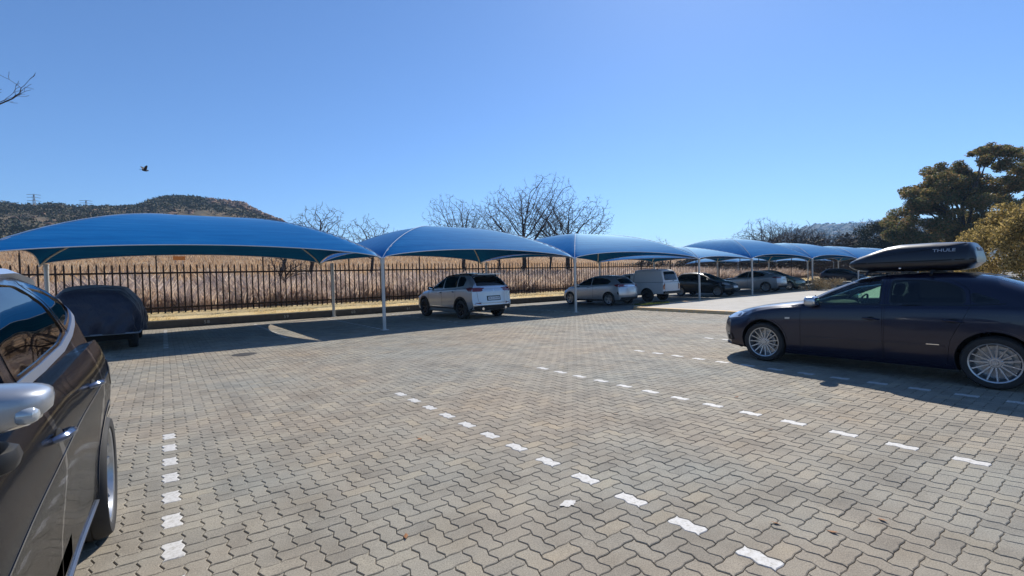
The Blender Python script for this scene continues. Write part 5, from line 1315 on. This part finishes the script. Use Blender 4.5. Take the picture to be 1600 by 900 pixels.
# ---- silver SUV under the second canopy
S = dict(L=4.5, W=0.93, H=1.72, wheelR=0.36, rimR=0.245, archR=0.40, axles=(1.36, -1.36), NS=90, cabin=(-2.0, 1.0), belt_c=1.08, floor=0.5,
    top=[(2.25, 0.85), (2.1, 0.95), (1.7, 1.04), (1.1, 1.12), (0.95, 1.18), (0.5, 1.45), (0.15, 1.62), (-0.3, 1.70), (-0.9, 1.72), (-1.6, 1.69), (-2.0, 1.62), (-2.18, 1.52), (-2.25, 1.35)],
    belt=[(2.25, 0.80), (1.5, 0.96), (0.8, 1.06), (-0.5, 1.12), (-1.6, 1.17), (-2.25, 1.15)],
    hw=[(2.25, 0.85), (1.7, 0.91), (1.2, 0.925), (-1.3, 0.93), (-1.9, 0.915), (-2.25, 0.88)], bot=[(2.25, 0.3), (1.8, 0.25), (-1.6, 0.25), (-2.25, 0.36)],
    fd=[(0.2, 0.1), (0.5, 0.0), (0.8, 0.03), (1.0, 0.1)], rd=[(0.3, 0.06), (0.5, 0.0), (0.8, 0.04), (1.05, 0.06), (1.2, 0.12), (1.4, 0.24), (1.6, 0.36)], crf=0.38, crr=0.16, tum=0.2, sq=3.2)
w1 = ([(0.80, 1.14), (0.45, 1.38), (0.18, 1.53), (-0.02, 1.57), (-0.02, 1.15)], 'side'); w2 = ([(-0.10, 1.155), (-0.10, 1.575), (-0.6, 1.60), (-0.98, 1.585), (-0.98, 1.19)], 'side'); w3 = ([(-1.06, 1.20), (-1.06, 1.58), (-1.35, 1.56), (-1.55, 1.45), (-1.45, 1.24)], 'side')
w4 = ([(-0.66, 1.2), (0.66, 1.2), (0.53, 1.60), (-0.53, 1.60)], 'front'); w5 = ([(-0.66, 1.235), (0.66, 1.235), (0.58, 1.57), (-0.58, 1.57)], 'rear')
c = Car('parked_suv', 'silver SUV with black wheels seen from behind under the second canopy', 'car', S, (9.62, 16.42, 0), PI / 2 + R_(3.0))
c.body(silver, [w1, w2, w3, w4, w5]); c.panes([w1], M['glass']); c.panes([w2, w3], M['glassprivacy']); c.panes([w4], M['glass']); c.panes([w5], M['glassprivacy'])
c.wheels('five', M['darkalloy'], 0.23); c.seats(((0.05, 4), (-0.85, 4)), 0.5); c.mirror(0.72, 1.12, M['blackplastic'], (0.07, 0.11, 0.07), 0.11); c.handle(0.05, 0.98, M['chrome']); c.handle(-0.85, 1.01, M['chrome'])
for v in ('left', 'right'):
    c.patch('tail_light', [(-2.16, 1.02), (-2.14, 1.16), (-1.85, 1.18), (-1.72, 1.14), (-1.86, 1.03)], v, M['redlens'], 0.006, 0.01, 0.04, rnd=0.03)
    c.band('roof_rail', [(0.0, 0.62 if v == 'left' else -0.62), (-1.65, 0.58 if v == 'left' else -0.58)], 'top', 0.03, M['blackplastic'], 0.035, 0.035, False)
    c.band('sill_cladding', [(0.96, 0.34), (-0.96, 0.34)], v, 0.17, M['blackplastic'], 0.012, 0.02, False); c.band('sill_trim', [(0.7, 0.46), (-0.8, 0.46)], v, 0.02, M['chrome'], 0.014, 0.01, False)
    for ax in (1.36, -1.36): c.band('arch_cladding', [(ax + 0.43 * math.cos(a), 0.385 + 0.43 * math.sin(a)) for a in np.linspace(-0.15, PI + 0.15, 22)], v, 0.065, M['blackplastic'], 0.012, 0.016, False)
    for xx in (1.0, -0.06, -1.02): c.band('shut_line', [(xx, 0.42), (xx, 1.10 + 0.02)], v, 0.008, M['gap'], 0.0025, 0.004, False)
for sy in (-1, 1):
    c.patch('tail_light', [(sy * 0.46, 1.05), (sy * 0.52, 1.155), (sy * 0.84, 1.16), (sy * 0.86, 1.02), (sy * 0.56, 1.02)], 'rear', M['redlens'], 0.008, 0.012, 0.05, rnd=0.02)
    c.patch('rear_reflector', [(sy * 0.55, 0.56), (sy * 0.58, 0.62), (sy * 0.80, 0.62), (sy * 0.82, 0.56)], 'rear', M['redlens'], 0.006, 0.01, 0.05, rnd=0.02)
    b = MB(); b.tube([(-2.1, sy * 0.52, 0.40), (-2.26, sy * 0.52, 0.40)], 0.05, 10); b.build('exhaust_tip', M['chrome'], c.root, True)
c.patch('lower_bumper', [(-0.86, 0.36), (0.86, 0.36), (0.86, 0.50), (0.5, 0.52), (-0.5, 0.52), (-0.86, 0.50)], 'rear', M['blackplastic'], 0.012, 0.02, 0.06)
c.band('bumper_trim', [(-0.84, 0.60), (-0.6, 0.545), (0.6, 0.545), (0.84, 0.60)], 'rear', 0.03, M['satin'], 0.012, 0.01, False)
c.band('tailgate_trim', [(-0.5, 1.165), (0.5, 1.165)], 'rear', 0.022, M['chrome'], 0.012, 0.01, False)
c.band('tailgate_shut_line', [(-0.70, 1.0), (-0.66, 0.66), (-0.5, 0.60), (0.5, 0.60), (0.66, 0.66), (0.70, 1.0)], 'rear', 0.009, M['gap'], 0.0025, 0.004, False)
c.band('badge', [(-0.07, 1.07), (0.0, 1.095), (0.07, 1.07), (0.0, 1.045)], 'rear', 0.014, M['chrome'], 0.012, 0.01)
p = c.patch('number_plate', [(-0.26, 0.71), (0.26, 0.71), (0.26, 0.82), (-0.26, 0.82)], 'rear', M['plate'], 0.016, 0.012, 0.1); l, nr = c.ray(0, 0.765, 'rear')
c.patch('plate_surround', [(-0.31, 0.68), (0.31, 0.68), (0.31, 0.86), (-0.31, 0.86)], 'rear', M['glossblack'], 0.006, 0.01, 0.1)
place_text('plate_text', 'HC 51 ZN GP', 0.082, M['plateblue'], p, l + nr * 0.018, (PI / 2 - math.asin(nr.z), 0, -PI / 2), 0.95)
b = MB(); b.box((-1.86, 0, 1.655), (0.24, 1.06, 0.03)); b.build('spoiler', silver, c.root)
b = MB(); b.tube([(-1.55, 0, 1.70), (-1.66, 0, 1.78)], 0.02, 6); b.build('antenna', M['blackplastic'], c.root)

# ---- silver hatchback
def hatch_spec(L=4.05, W=0.87, H=1.48, NS=84, **k):
    S = dict(L=L, W=W, H=H, wheelR=0.315, rimR=0.225, archR=0.35, axles=(L * 0.305, -L * 0.31), NS=NS, cabin=(-L * 0.44, L * 0.235), belt_c=H * 0.655, floor=0.42,
        top=[(L * .5, .70), (L * .485, .76), (L * .42, .86), (L * .27, .965), (L * .235, 1.01), (L * .12, 1.25), (L * .04, 1.39), (-L * .05, H - .02), (-L * .15, H), (-L * .30, H - .03), (-L * .40, H - .10), (-L * .46, H - .24), (-L * .5, H - .45)],
        belt=[(L * .5, .66), (L * .35, .83), (L * .2, .92), (0, .96), (-L * .3, 1.02), (-L * .45, 1.02), (-L * .5, .98)],
        hw=[(L * .5, W - .07), (L * .4, W - .02), (L * .25, W), (-L * .3, W), (-L * .42, W - .03), (-L * .5, W - .07)], bot=[(L * .5, .24), (L * .4, .2), (-L * .35, .2), (-L * .5, .28)],
        fd=[(0.2, 0.1), (0.45, 0.0), (0.65, 0.05), (0.8, 0.13)], rd=[(0.3, 0.06), (0.5, 0.0), (0.8, 0.03), (1.0, 0.09), (1.2, 0.22), (1.4, 0.38)], crf=0.42, crr=0.22, tum=0.22, win=0.08, sq=2.6)
    S.update(k); return S
def hatch_windows(L, H):
    a = ([(L * .185, 1.0), (L * .10, 1.19), (L * .03, H - .18), (-L * .03, H - .145), (-L * .03, .995)], 'side')
    b_ = ([(-L * .05, 1.0), (-L * .05, H - .14), (-L * .18, H - .145), (-L * .27, H - .20), (-L * .335, H - .33), (-L * .29, 1.05)], 'side')
    w = ([(-.60, 1.05), (.60, 1.05), (.50, H - .12), (-.50, H - .12)], 'front'); r_ = ([(-.56, 1.07), (.56, 1.07), (.50, H - .15), (-.50, H - .15)], 'rear'); return [a, b_, w, r_]
S = hatch_spec(); W4 = hatch_windows(S['L'], S['H'])
c = Car('parked_hatchback', 'silver hatchback with red tail lamps beside the white canopy post', 'car', S, (18.1, 16.78, 0), PI / 2 + R_(4.5)); c.body(silver, W4); c.panes(W4, M['glassdark'])
c.wheels('five', M['alloy'], 0.2); c.seats(((0.0, 4), (-0.8, 4)), 0.42); c.mirror(0.6, 0.97, silver, (0.07, 0.10, 0.065), 0.10); c.handle(0.0, 0.87, silver); 
for v in ('left', 'right'):
    c.patch('tail_light', [(-1.98, 0.90), (-1.97, 1.01), (-1.72, 1.03), (-1.55, 0.99), (-1.72, 0.90)], v, M['redlens'], 0.006, 0.01, 0.04, rnd=0.02)
    c.band('shut_line', [(0.80, 0.36), (0.80, 0.93)], v, 0.008, M['gap'], 0.0025, 0.004, False); c.band('shut_line', [(-0.30, 0.36), (-0.30, 0.96)], v, 0.008, M['gap'], 0.0025, 0.004, False)
    c.patch('headlight', [(1.85, 0.66), (1.86, 0.76), (1.6, 0.85), (1.55, 0.80)], v, M['clearlens'], 0.006, 0.01, 0.05); c.band('sill', [(0.9, 0.25), (-0.9, 0.25)], v, 0.08, M['blackplastic'], 0.01, 0.02, False)
for sy in (-1, 1): c.patch('tail_light', [(sy * 0.50, 0.93), (sy * 0.52, 1.0), (sy * 0.80, 1.01), (sy * 0.80, 0.90), (sy * 0.62, 0.90)], 'rear', M['redlens'], 0.008, 0.012, 0.05, rnd=0.02)
p = c.patch('number_plate', [(-0.26, 0.76), (0.26, 0.76), (0.26, 0.87), (-0.26, 0.87)], 'rear', M['plate'], 0.012, 0.012, 0.1)
c.patch('lower_bumper', [(-0.72, 0.28), (0.72, 0.28), (0.66, 0.40), (-0.66, 0.40)], 'rear', M['blackplastic'], 0.010, 0.015, 0.06)
c.band('tailgate_trim', [(-0.42, 0.94), (0.42, 0.94)], 'rear', 0.02, M['chrome'], 0.01, 0.01, False)
c.patch('bumper_vent', [(-1.86, 0.52), (-1.80, 0.66), (-1.74, 0.66), (-1.78, 0.52)], 'left', M['gap'], 0.004, 0.01, 0.05)
b = MB(); b.tube([(-1.35, 0, 1.44), (-1.47, 0, 1.56)], 0.012, 6); b.build('antenna', M['blackplastic'], c.root)

# ---- white pickup with canopy
S = dict(L=4.5, W=0.84, H=1.72, wheelR=0.335, rimR=0.20, archR=0.39, axles=(1.45, -1.25), NS=90, cabin=(-0.35, 1.0), belt_c=1.0, floor=0.5,
    top=[(2.25, .80), (2.1, .93), (1.3, 1.0), (1.1, 1.05), (.6, 1.42), (.4, 1.5), (0, 1.53), (-.35, 1.52), (-.40, 1.70), (-.9, 1.74), (-2.0, 1.73), (-2.2, 1.68), (-2.25, 1.62)],
    belt=[(2.25, .76), (1.4, .9), (.8, .98), (-.4, 1.0), (-2.25, 1.0)], hw=[(2.25, .76), (1.8, .82), (-2.25, .83)], bot=[(2.25, .35), (-2.25, .42)],
    fd=[(0.3, 0.08), (0.5, 0.0), (0.9, 0.08)], rd=[(0.4, 0.0), (0.95, 0.0), (1.1, 0.03), (1.4, 0.12), (1.7, 0.24)], crf=0.25, crr=0.03, tum=0.13, win=0.03, sq=9, crown=0.02)
w1 = ([(0.85, 1.02), (0.52, 1.36), (0.35, 1.41), (-0.15, 1.42), (-0.15, 1.02)], 'side'); w4 = ([(-.6, 1.08), (.6, 1.08), (.54, 1.42), (-.54, 1.42)], 'front')
c = Car('pickup_truck', 'white pickup truck with a boxy white load canopy, parked right of the silver hatchback', 'pickup', S, (21.3, 16.95, 0), PI / 2 + R_(4)); c.body(whitep, [w1, w4]); c.panes([w1, w4], M['glassdark'])
c.wheels('steel', M['darkalloy'], 0.2); c.mirror(0.8, 1.04, M['blackplastic'], (0.07, 0.10, 0.08), 0.12)
p = c.patch('canopy_window', [(-.58, 1.16), (.58, 1.16), (.50, 1.56), (-.50, 1.56)], 'rear', M['glassprivacy'], 0.008, 0.012, 0.06, rnd=0.06); c.band('canopy_window_seal', [(-.58, 1.16), (.58, 1.16), (.50, 1.56), (-.50, 1.56)], 'rear', 0.05, M['blackplastic'], 0.008, 0.012, rnd=0.06)
c.patch('tinted_backing', [(-.57, 1.17), (.57, 1.17), (.49, 1.55), (-.49, 1.55)], 'rear', M['glossblack'], 0.004, 0.005, 0.06, rnd=0.06)
c.band('canopy_joint', [(-.83, 1.035), (.83, 1.035)], 'rear', 0.014, M['gap'], 0.003, 0.004, False); c.band('tailgate_shut_line', [(-.64, 0.56), (-.64, 1.02)], 'rear', 0.012, M['gap'], 0.003, 0.004, False); c.band('tailgate_shut_line', [(.64, 0.56), (.64, 1.02)], 'rear', 0.012, M['gap'], 0.003, 0.004, False)
for v in ('left', 'right'): c.band('canopy_joint', [(-0.42, 1.035), (-2.2, 1.035)], v, 0.014, M['gap'], 0.003, 0.004, False); c.band('cab_gap', [(-0.40, 0.55), (-0.40, 1.45)], v, 0.02, M['gap'], 0.003, 0.004, False); c.band('shut_line', [(-0.26, 0.45), (-0.26, 1.0)], v, 0.01, M['gap'], 0.003, 0.004, False)
for sy in (-1, 1): c.patch('tail_light', [(sy * .67, .66), (sy * .67, .98), (sy * .81, .98), (sy * .81, .66)], 'rear', M['redlens'], 0.02, 0.025, 0.08)
b = MB(); b.box((-2.28, 0, 0.50), (0.10, 1.60, 0.12)); b.build('rear_bumper', M['blackplastic'], c.root); b = MB(); b.tube([(-2.30, -0.08, 1.10), (-2.32, 0.08, 1.10)], 0.02, 6); b.build('canopy_latch', M['chrome'], c.root)
for xx in (-0.7, -1.8): b = MB(); b.tube([(xx, -0.6, 1.70), (xx, -0.6, 1.78), (xx, 0.6, 1.78), (xx, 0.6, 1.70)], 0.016, 6); b.build('roof_bar', M['blackplastic'], c.root)

# ---- black hatchback, nose towards the viewer
S = hatch_spec(3.98, 0.86, 1.49); W4 = hatch_windows(S['L'], S['H'])
def front_kit(c, S, gr=M['glossblack'], plate=True):
    L = S['L']
    for v in ('left', 'right'):
        c.patch('headlight', [(L * .455, .66), (L * .46, .76), (L * .40, .83), (L * .36, .82), (L * .41, .70)], v, M['clearlens'], 0.006, 0.01, 0.05)
        c.band('shut_line', [(L * .2, 0.36), (L * .2, 0.92)], v, 0.008, M['gap'], 0.0025, 0.004, False); c.band('shut_line', [(-L * .04, 0.36), (-L * .04, 0.96)], v, 0.008, M['gap'], 0.0025, 0.004, False)
        c.patch('tail_light', [(-L * .49, .88), (-L * .49, 1.0), (-L * .42, 1.02), (-L * .42, .9)], v, M['redlens'], 0.006, 0.01, 0.05)
    for sy in (-1, 1): c.patch('headlight', [(sy * .45, .70), (sy * .50, .78), (sy * .70, .82), (sy * .74, .74), (sy * .60, .68)], 'front', M['clearlens'], 0.008, 0.012, 0.05)
    c.patch('grille', [(-.42, .66), (.42, .66), (.46, .73), (-.46, .73)], 'front', gr, 0.006, 0.01, 0.06); c.patch('lower_grille', [(-.5, .30), (.5, .30), (.42, .48), (-.42, .48)], 'front', gr, 0.006, 0.01, 0.06); c.band('grille_trim', [(-.46, .745), (.46, .745)], 'front', 0.015, M['chrome'], 0.012, 0.01, False)
    if plate: c.patch('number_plate', [(-.26, .52), (.26, .52), (.26, .62), (-.26, .62)], 'front', M['plate'], 0.014, 0.012, 0.1)
c = Car('parked_hatchback', 'black hatchback with silver wheels facing out, between the pickup and the silver saloon', 'car', S, (27.6, 16.5, 0), -PI / 2 + R_(3)); c.body(blackp, W4); c.panes(W4, M['glassdark']); front_kit(c, S)
c.wheels('cover', M['alloy'], 0.2); c.seats(((0.0, 4), (-0.8, 4)), 0.42); c.mirror(0.6, 0.97, blackp, (0.07, 0.10, 0.065), 0.10); c.handle(-0.05, 0.87, blackp); c.handle(-0.9, 0.89, blackp)
# ---- silver saloon seen from behind
S = dict(L=4.6, W=0.90, H=1.50, wheelR=0.335, rimR=0.24, archR=0.37, axles=(1.38, -1.36), NS=84, cabin=(-1.7, 1.0), belt_c=1.0, floor=0.42,
    top=[(2.3, .74), (2.2, .82), (1.6, .95), (1.05, 1.03), (.9, 1.08), (.4, 1.36), (.1, 1.46), (-.3, 1.50), (-.9, 1.46), (-1.4, 1.33), (-1.8, 1.18), (-2.1, 1.12), (-2.27, 1.10), (-2.3, 1.04)],
    belt=[(2.3, .7), (1.5, .88), (.6, .97), (-.6, 1.02), (-1.6, 1.06), (-2.3, 1.02)], hw=[(2.3, .83), (1.8, .88), (1.2, .90), (-1.5, .90), (-2.3, .84)], bot=[(2.3, .25), (1.8, .2), (-1.6, .2), (-2.3, .3)],
    fd=[(0.2, 0.1), (0.45, 0.0), (0.65, 0.04), (0.85, 0.12)], rd=[(0.3, 0.08), (0.5, 0.0), (0.9, 0.05), (1.1, 0.09)], crf=0.4, crr=0.24, tum=0.22, sq=2.6)
w1 = ([(.74, 1.02), (.38, 1.25), (.1, 1.37), (-.1, 1.40), (-.1, 1.03)], 'side'); w2 = ([(-.18, 1.035), (-.18, 1.405), (-.6, 1.40), (-1.0, 1.32), (-1.3, 1.2), (-1.2, 1.10)], 'side'); w4 = ([(-.64, 1.1), (.64, 1.1), (.52, 1.41), (-.52, 1.41)], 'front'); w5 = ([(-.60, 1.19), (.60, 1.19), (.50, 1.40), (-.50, 1.40)], 'rear')
c = Car('parked_saloon', 'pale silver saloon seen from behind right of the black hatchback', 'car', S, (34.3, 16.9, 0), PI / 2 + R_(3)); c.body(silver2, [w1, w2, w4, w5]); c.panes([w1, w2, w4, w5], M['glassdark'])
c.wheels('five', M['alloy'], 0.22); c.mirror(0.62, 1.02, silver2, (0.07, 0.11, 0.07), 0.1); c.handle(0.0, 0.9, silver2); c.handle(-0.9, 0.92, silver2)
for v in ('left', 'right'):
    c.patch('tail_light', [(-2.2, .94), (-2.2, 1.02), (-1.9, 1.04), (-1.75, 1.0), (-1.95, .94)], v, M['redlens'], 0.006, 0.01, 0.05)
    for xx in (.9, -.14): c.band('shut_line', [(xx, 0.36), (xx, 0.98)], v, 0.008, M['gap'], 0.0025, 0.004, False)
    c.band('window_trim', [(.78, 1.0), (-.2, 1.015), (-1.25, 1.085), (-1.36, 1.18), (-1.0, 1.345), (-.6, 1.425), (-.1, 1.42)], v, 0.014, M['chrome'], 0.006, 0.01, False)
for sy in (-1, 1): c.patch('tail_light', [(sy * .42, .96), (sy * .42, 1.01), (sy * .82, 1.03), (sy * .82, .93)], 'rear', M['redlens'], 0.008, 0.012, 0.05)
c.patch('number_plate', [(-.26, .78), (.26, .78), (.26, .89), (-.26, .89)], 'rear', M['plate'], 0.012, 0.012, 0.1); c.patch('lower_bumper', [(-.74, .30), (.74, .30), (.70, .42), (-.70, .42)], 'rear', M['blackplastic'], 0.01, 0.015, 0.06)
# ---- pale green hatchback facing out
S = hatch_spec(4.1, 0.87, 1.52, 70); W4 = hatch_windows(S['L'], S['H'])
c = Car('parked_hatchback', 'pale green hatchback with a sunlit windscreen pillar facing out, right of the silver saloon', 'car', S, (38.3, 17.0, 0), -PI / 2 + R_(4)); c.body(greenp, W4); c.panes(W4, M['glassdark']); front_kit(c, S); c.wheels('five', M['alloy'], 0.2); c.mirror(0.6, 0.97, greenp, (0.07, 0.10, 0.065), 0.10)
# ---- dark hatchback at the far end
S = hatch_spec(4.0, 0.86, 1.5, 60); W4 = hatch_windows(S['L'], S['H'])
c = Car('parked_hatchback', 'dark blue hatchback far back behind the dry shrubs', 'car', S, (55.5, 18.0, 0), -PI / 2); c.body(navy, W4); c.panes(W4, M['glassdark']); front_kit(c, S); c.wheels('five', M['alloy'], 0.2)

# ---- vehicle under a dark cover at the left
def covered():
    t = thing('covered_car', 'car under a dark blue black fabric cover below the nearest canopy', 'car', (-1.37, 16.65, 0), PI / 2)
    L = 4.4; NS = 110; NK = 64; r = np.random.default_rng(4); ph = r.uniform(0, 6.28, 12); V = []; F = []
    topc = [(-2.2, 1.18), (-2.12, 1.40), (-1.95, 1.50), (-1.5, 1.56), (-.8, 1.60), (.1, 1.57), (.5, 1.46), (1.0, 1.12), (1.5, 1.04), (2.0, .95), (2.2, .80)]
    xs = np.linspace(-1, 1, NS); xs = np.sign(xs) * (1 - (1 - np.abs(xs)) ** 1.5) * L / 2; tz = smooth_interp(topc, xs, .12)
    for i, x in enumerate(xs):
        e = abs(x) / (L / 2); w0 = .80 * (1 - .10 * e ** 6)
        for k in range(NK):
            a = k / (NK - 1) * 2 - 1                      # -1 .. 1 over the car from hem to hem
            s_ = abs(a); zt = tz[i]; hem = 0.44 + 0.03 * math.sin(x * 2.1 + ph[0]) + 0.02 * math.sin(x * 7)
            if s_ < .38: y = s_ / .38 * .54; z = zt - .05 * (y / .54) ** 2
            elif s_ < .6:
                q = (s_ - .38) / .22; y = .54 + .27 * q ** 0.9; z = zt - .05 - .36 * q ** 1.15 * (zt - .7) / .9
            else:
                q = (s_ - .6) / .4; z0 = zt - .05 - .36 * (zt - .7) / .9; y = .81 + .075 * math.sin(min(1, q * 2.2) * PI / 2); z = z0 + (hem - z0) * q
            drop = max(0, s_ - .35) / .65
            fold = .026 * math.sin(x * 9 + 5 * a + ph[1]) + .016 * math.sin(x * 21 + 9 * a + ph[2]) + .010 * math.sin(x * 4 + z * 11 + ph[3])
            y = y * (w0 / .80) + fold * drop * 2.2; z += .012 * math.sin(x * 5 + a * 7 + ph[4]) * (1 - drop) + .006 * math.sin(x * 17 + a * 13)
            xx = x
            if e > .75: xx -= math.copysign(.10 * (s_ ** 3) * (e - .75) / .25 * 1.6, x)
            V.append((xx, math.copysign(y, a), z))
    for i in range(NS - 1):
        for k in range(NK - 1): F.append((i * NK + k, (i + 1) * NK + k, (i + 1) * NK + k + 1, i * NK + k + 1))
    # draped end walls
    for end, sgn in ((0, -1), (NS - 1, 1)):
        NR = 18; prev = [end * NK + k for k in range(NK)]; hemv = .44
        for q in range(1, NR + 1):
            row = []
            for k in range(NK):
                b0 = V[end * NK + k]; s_ = q / NR; z = b0[2] + (min(b0[2], hemv) - b0[2]) * s_; bul = .10 * math.sin(min(1, s_ * 1.3) * PI / 2)
                sw = .055 * math.sin(b0[1] * 9 + s_ * 3 + ph[5]) + .032 * math.sin(b0[1] * 19 + ph[6] - s_ * 5)
                fl = (1 + .02 * math.sin(s_ * 5)); V.append((b0[0] + sgn * (bul * (1 - (abs(b0[1]) / .9) ** 4) + sw * s_), b0[1] * fl, z)); row.append(len(V) - 1)
            for k in range(NK - 1): F.append((prev[k], prev[k + 1], row[k + 1], row[k]))
            prev = row
    bm = bmesh.new(); bvv = [bm.verts.new(v) for v in V]
    for f in F:
        try: bm.faces.new([bvv[i] for i in f])
        except ValueError: pass
    bmesh.ops.recalc_face_normals(bm, faces=bm.faces); me = bpy.data.meshes.new('m'); bm.to_mesh(me); bm.free(); me.shade_smooth()
    mc = mat('cover_fabric', (0.014, 0.019, 0.040), 0.5, sheen=0.2, bump=(5, 0.9, 0.06)); obj('cover', me, t, mc)
    b = MB()
    b.tube([(2.1, -.86, .43), (-2.15, -.86, .43)] + [(-2.27, y, .435) for y in np.linspace(-.80, .80, 9)] + [(-2.15, .86, .43), (2.1, .86, .43)], .020, 6)
    b.build('hem_strip', mat('hem_silver', (0.20, 0.23, 0.27), 0.5), t, True)
    b = MB(); b.box((0, 0, .42), (4.0, 1.44, .32)); b.build('underbody', M['gap'], t)
    ty, rm = make_wheel(.31, .2, .2, 'steel')
    for ax in (1.28, -1.3):
        for sy in (1, -1):
            w = obj('wheel', ty, t, M['rubber']); w.location = (ax, sy * .70, .31); w.rotation_euler = (0, 0, 0 if sy > 0 else PI); obj('rim', rm, w, [M['darkalloy'], M['disc'], M['gap']])
covered()

# ---- small things on the ground
t = tag(None or obj('manhole_cover', MB().lathe([(0.001, 0.004), (0.24, 0.004), (0.25, -0.01)], 28, Matrix(((1, 0, 0), (0, 0, 1), (0, 1, 0)))).mesh(True, 30), None, mat('cast_iron', (0.07, 0.065, 0.06), 0.6, 0.4, bump=(60, 0.8, 0.01))), 'small round iron cover set in the paving before the empty bays', 'manhole cover'); t.location = (1.35, 11.6, 0.003)
# dry leaves lying on the blocks
r = np.random.default_rng(19); mleaf = mat('fallen_leaf', (0.28, 0.12, 0.04), 0.8)
lv = MB(); lv.add([(-.03, 0, .004), (0, -.014, .002), (.035, 0, .008), (0, .014, .006)], [(0, 1, 2), (0, 2, 3)]); lme = lv.mesh(); lme.materials.append(mleaf)
for (x, y) in ((3.05, 1.05), (3.42, 0.92), (2.9, 1.3), (4.6, 2.1), (1.1, 2.6), (3.9, 3.4), (1.9, 4.1), (5.5, 2.9)):
    o = bpy.data.objects.new('fallen_leaf', lme); link(o); o.location = (x, y, 0.004); o.rotation_euler = (r.uniform(-.3, .3), r.uniform(-.3, .3), r.uniform(0, 6)); tag(o, 'tiny brown dry leaf lying on the open paving', 'leaf', 'dry leaves on the paving')
# spilt paint: dabs beside the second line
mp = bpy.data.objects['bay_marking'].data.materials[0]
def dab(x, y, r0, seed):
    rr = np.random.default_rng(seed); n = 26; P = [(x + r0 * (0.6 + 0.5 * rr.random()) * math.cos(a) * 1.5, y + r0 * (0.6 + 0.5 * rr.random()) * math.sin(a), 0.0045) for a in np.linspace(0, 2 * PI, n + 1)[:-1]]
    o = obj('paint_spill', mesh([(x, y, 0.005)] + P, [(0, 1 + i, 1 + (i + 1) % n) for i in range(n)]), None, mp); tag(o, kind='structure')
dab(2.12, 2.28, 0.045, 1)

# ------------------------------------------------------------------ air
def haze():
    x0, x1, y0, y1, z0, z1 = -500, 1800, -300, 1100, -3, 140
    b = MB(); b.box(((x0 + x1) / 2, (y0 + y1) / 2, (z0 + z1) / 2), (x1 - x0, y1 - y0, z1 - z0)); o = b.build('haze', None)
    o.data.materials.clear(); m = bpy.data.materials.new('air'); m.use_nodes = True; nt = m.node_tree; nt.nodes.clear(); out = nt.nodes.new('ShaderNodeOutputMaterial'); v = nt.nodes.new('ShaderNodeVolumePrincipled')
    v.inputs['Color'].default_value = (0.40, 0.66, 1.0, 1); v.inputs['Density'].default_value = 0.0003; v.inputs['Anisotropy'].default_value = 0.2; nt.links.new(v.outputs[0], out.inputs['Volume']); o.data.materials.append(m); tag(o, 'thin blue air between the car park and the distant ridge', 'haze', kind='stuff')
haze()
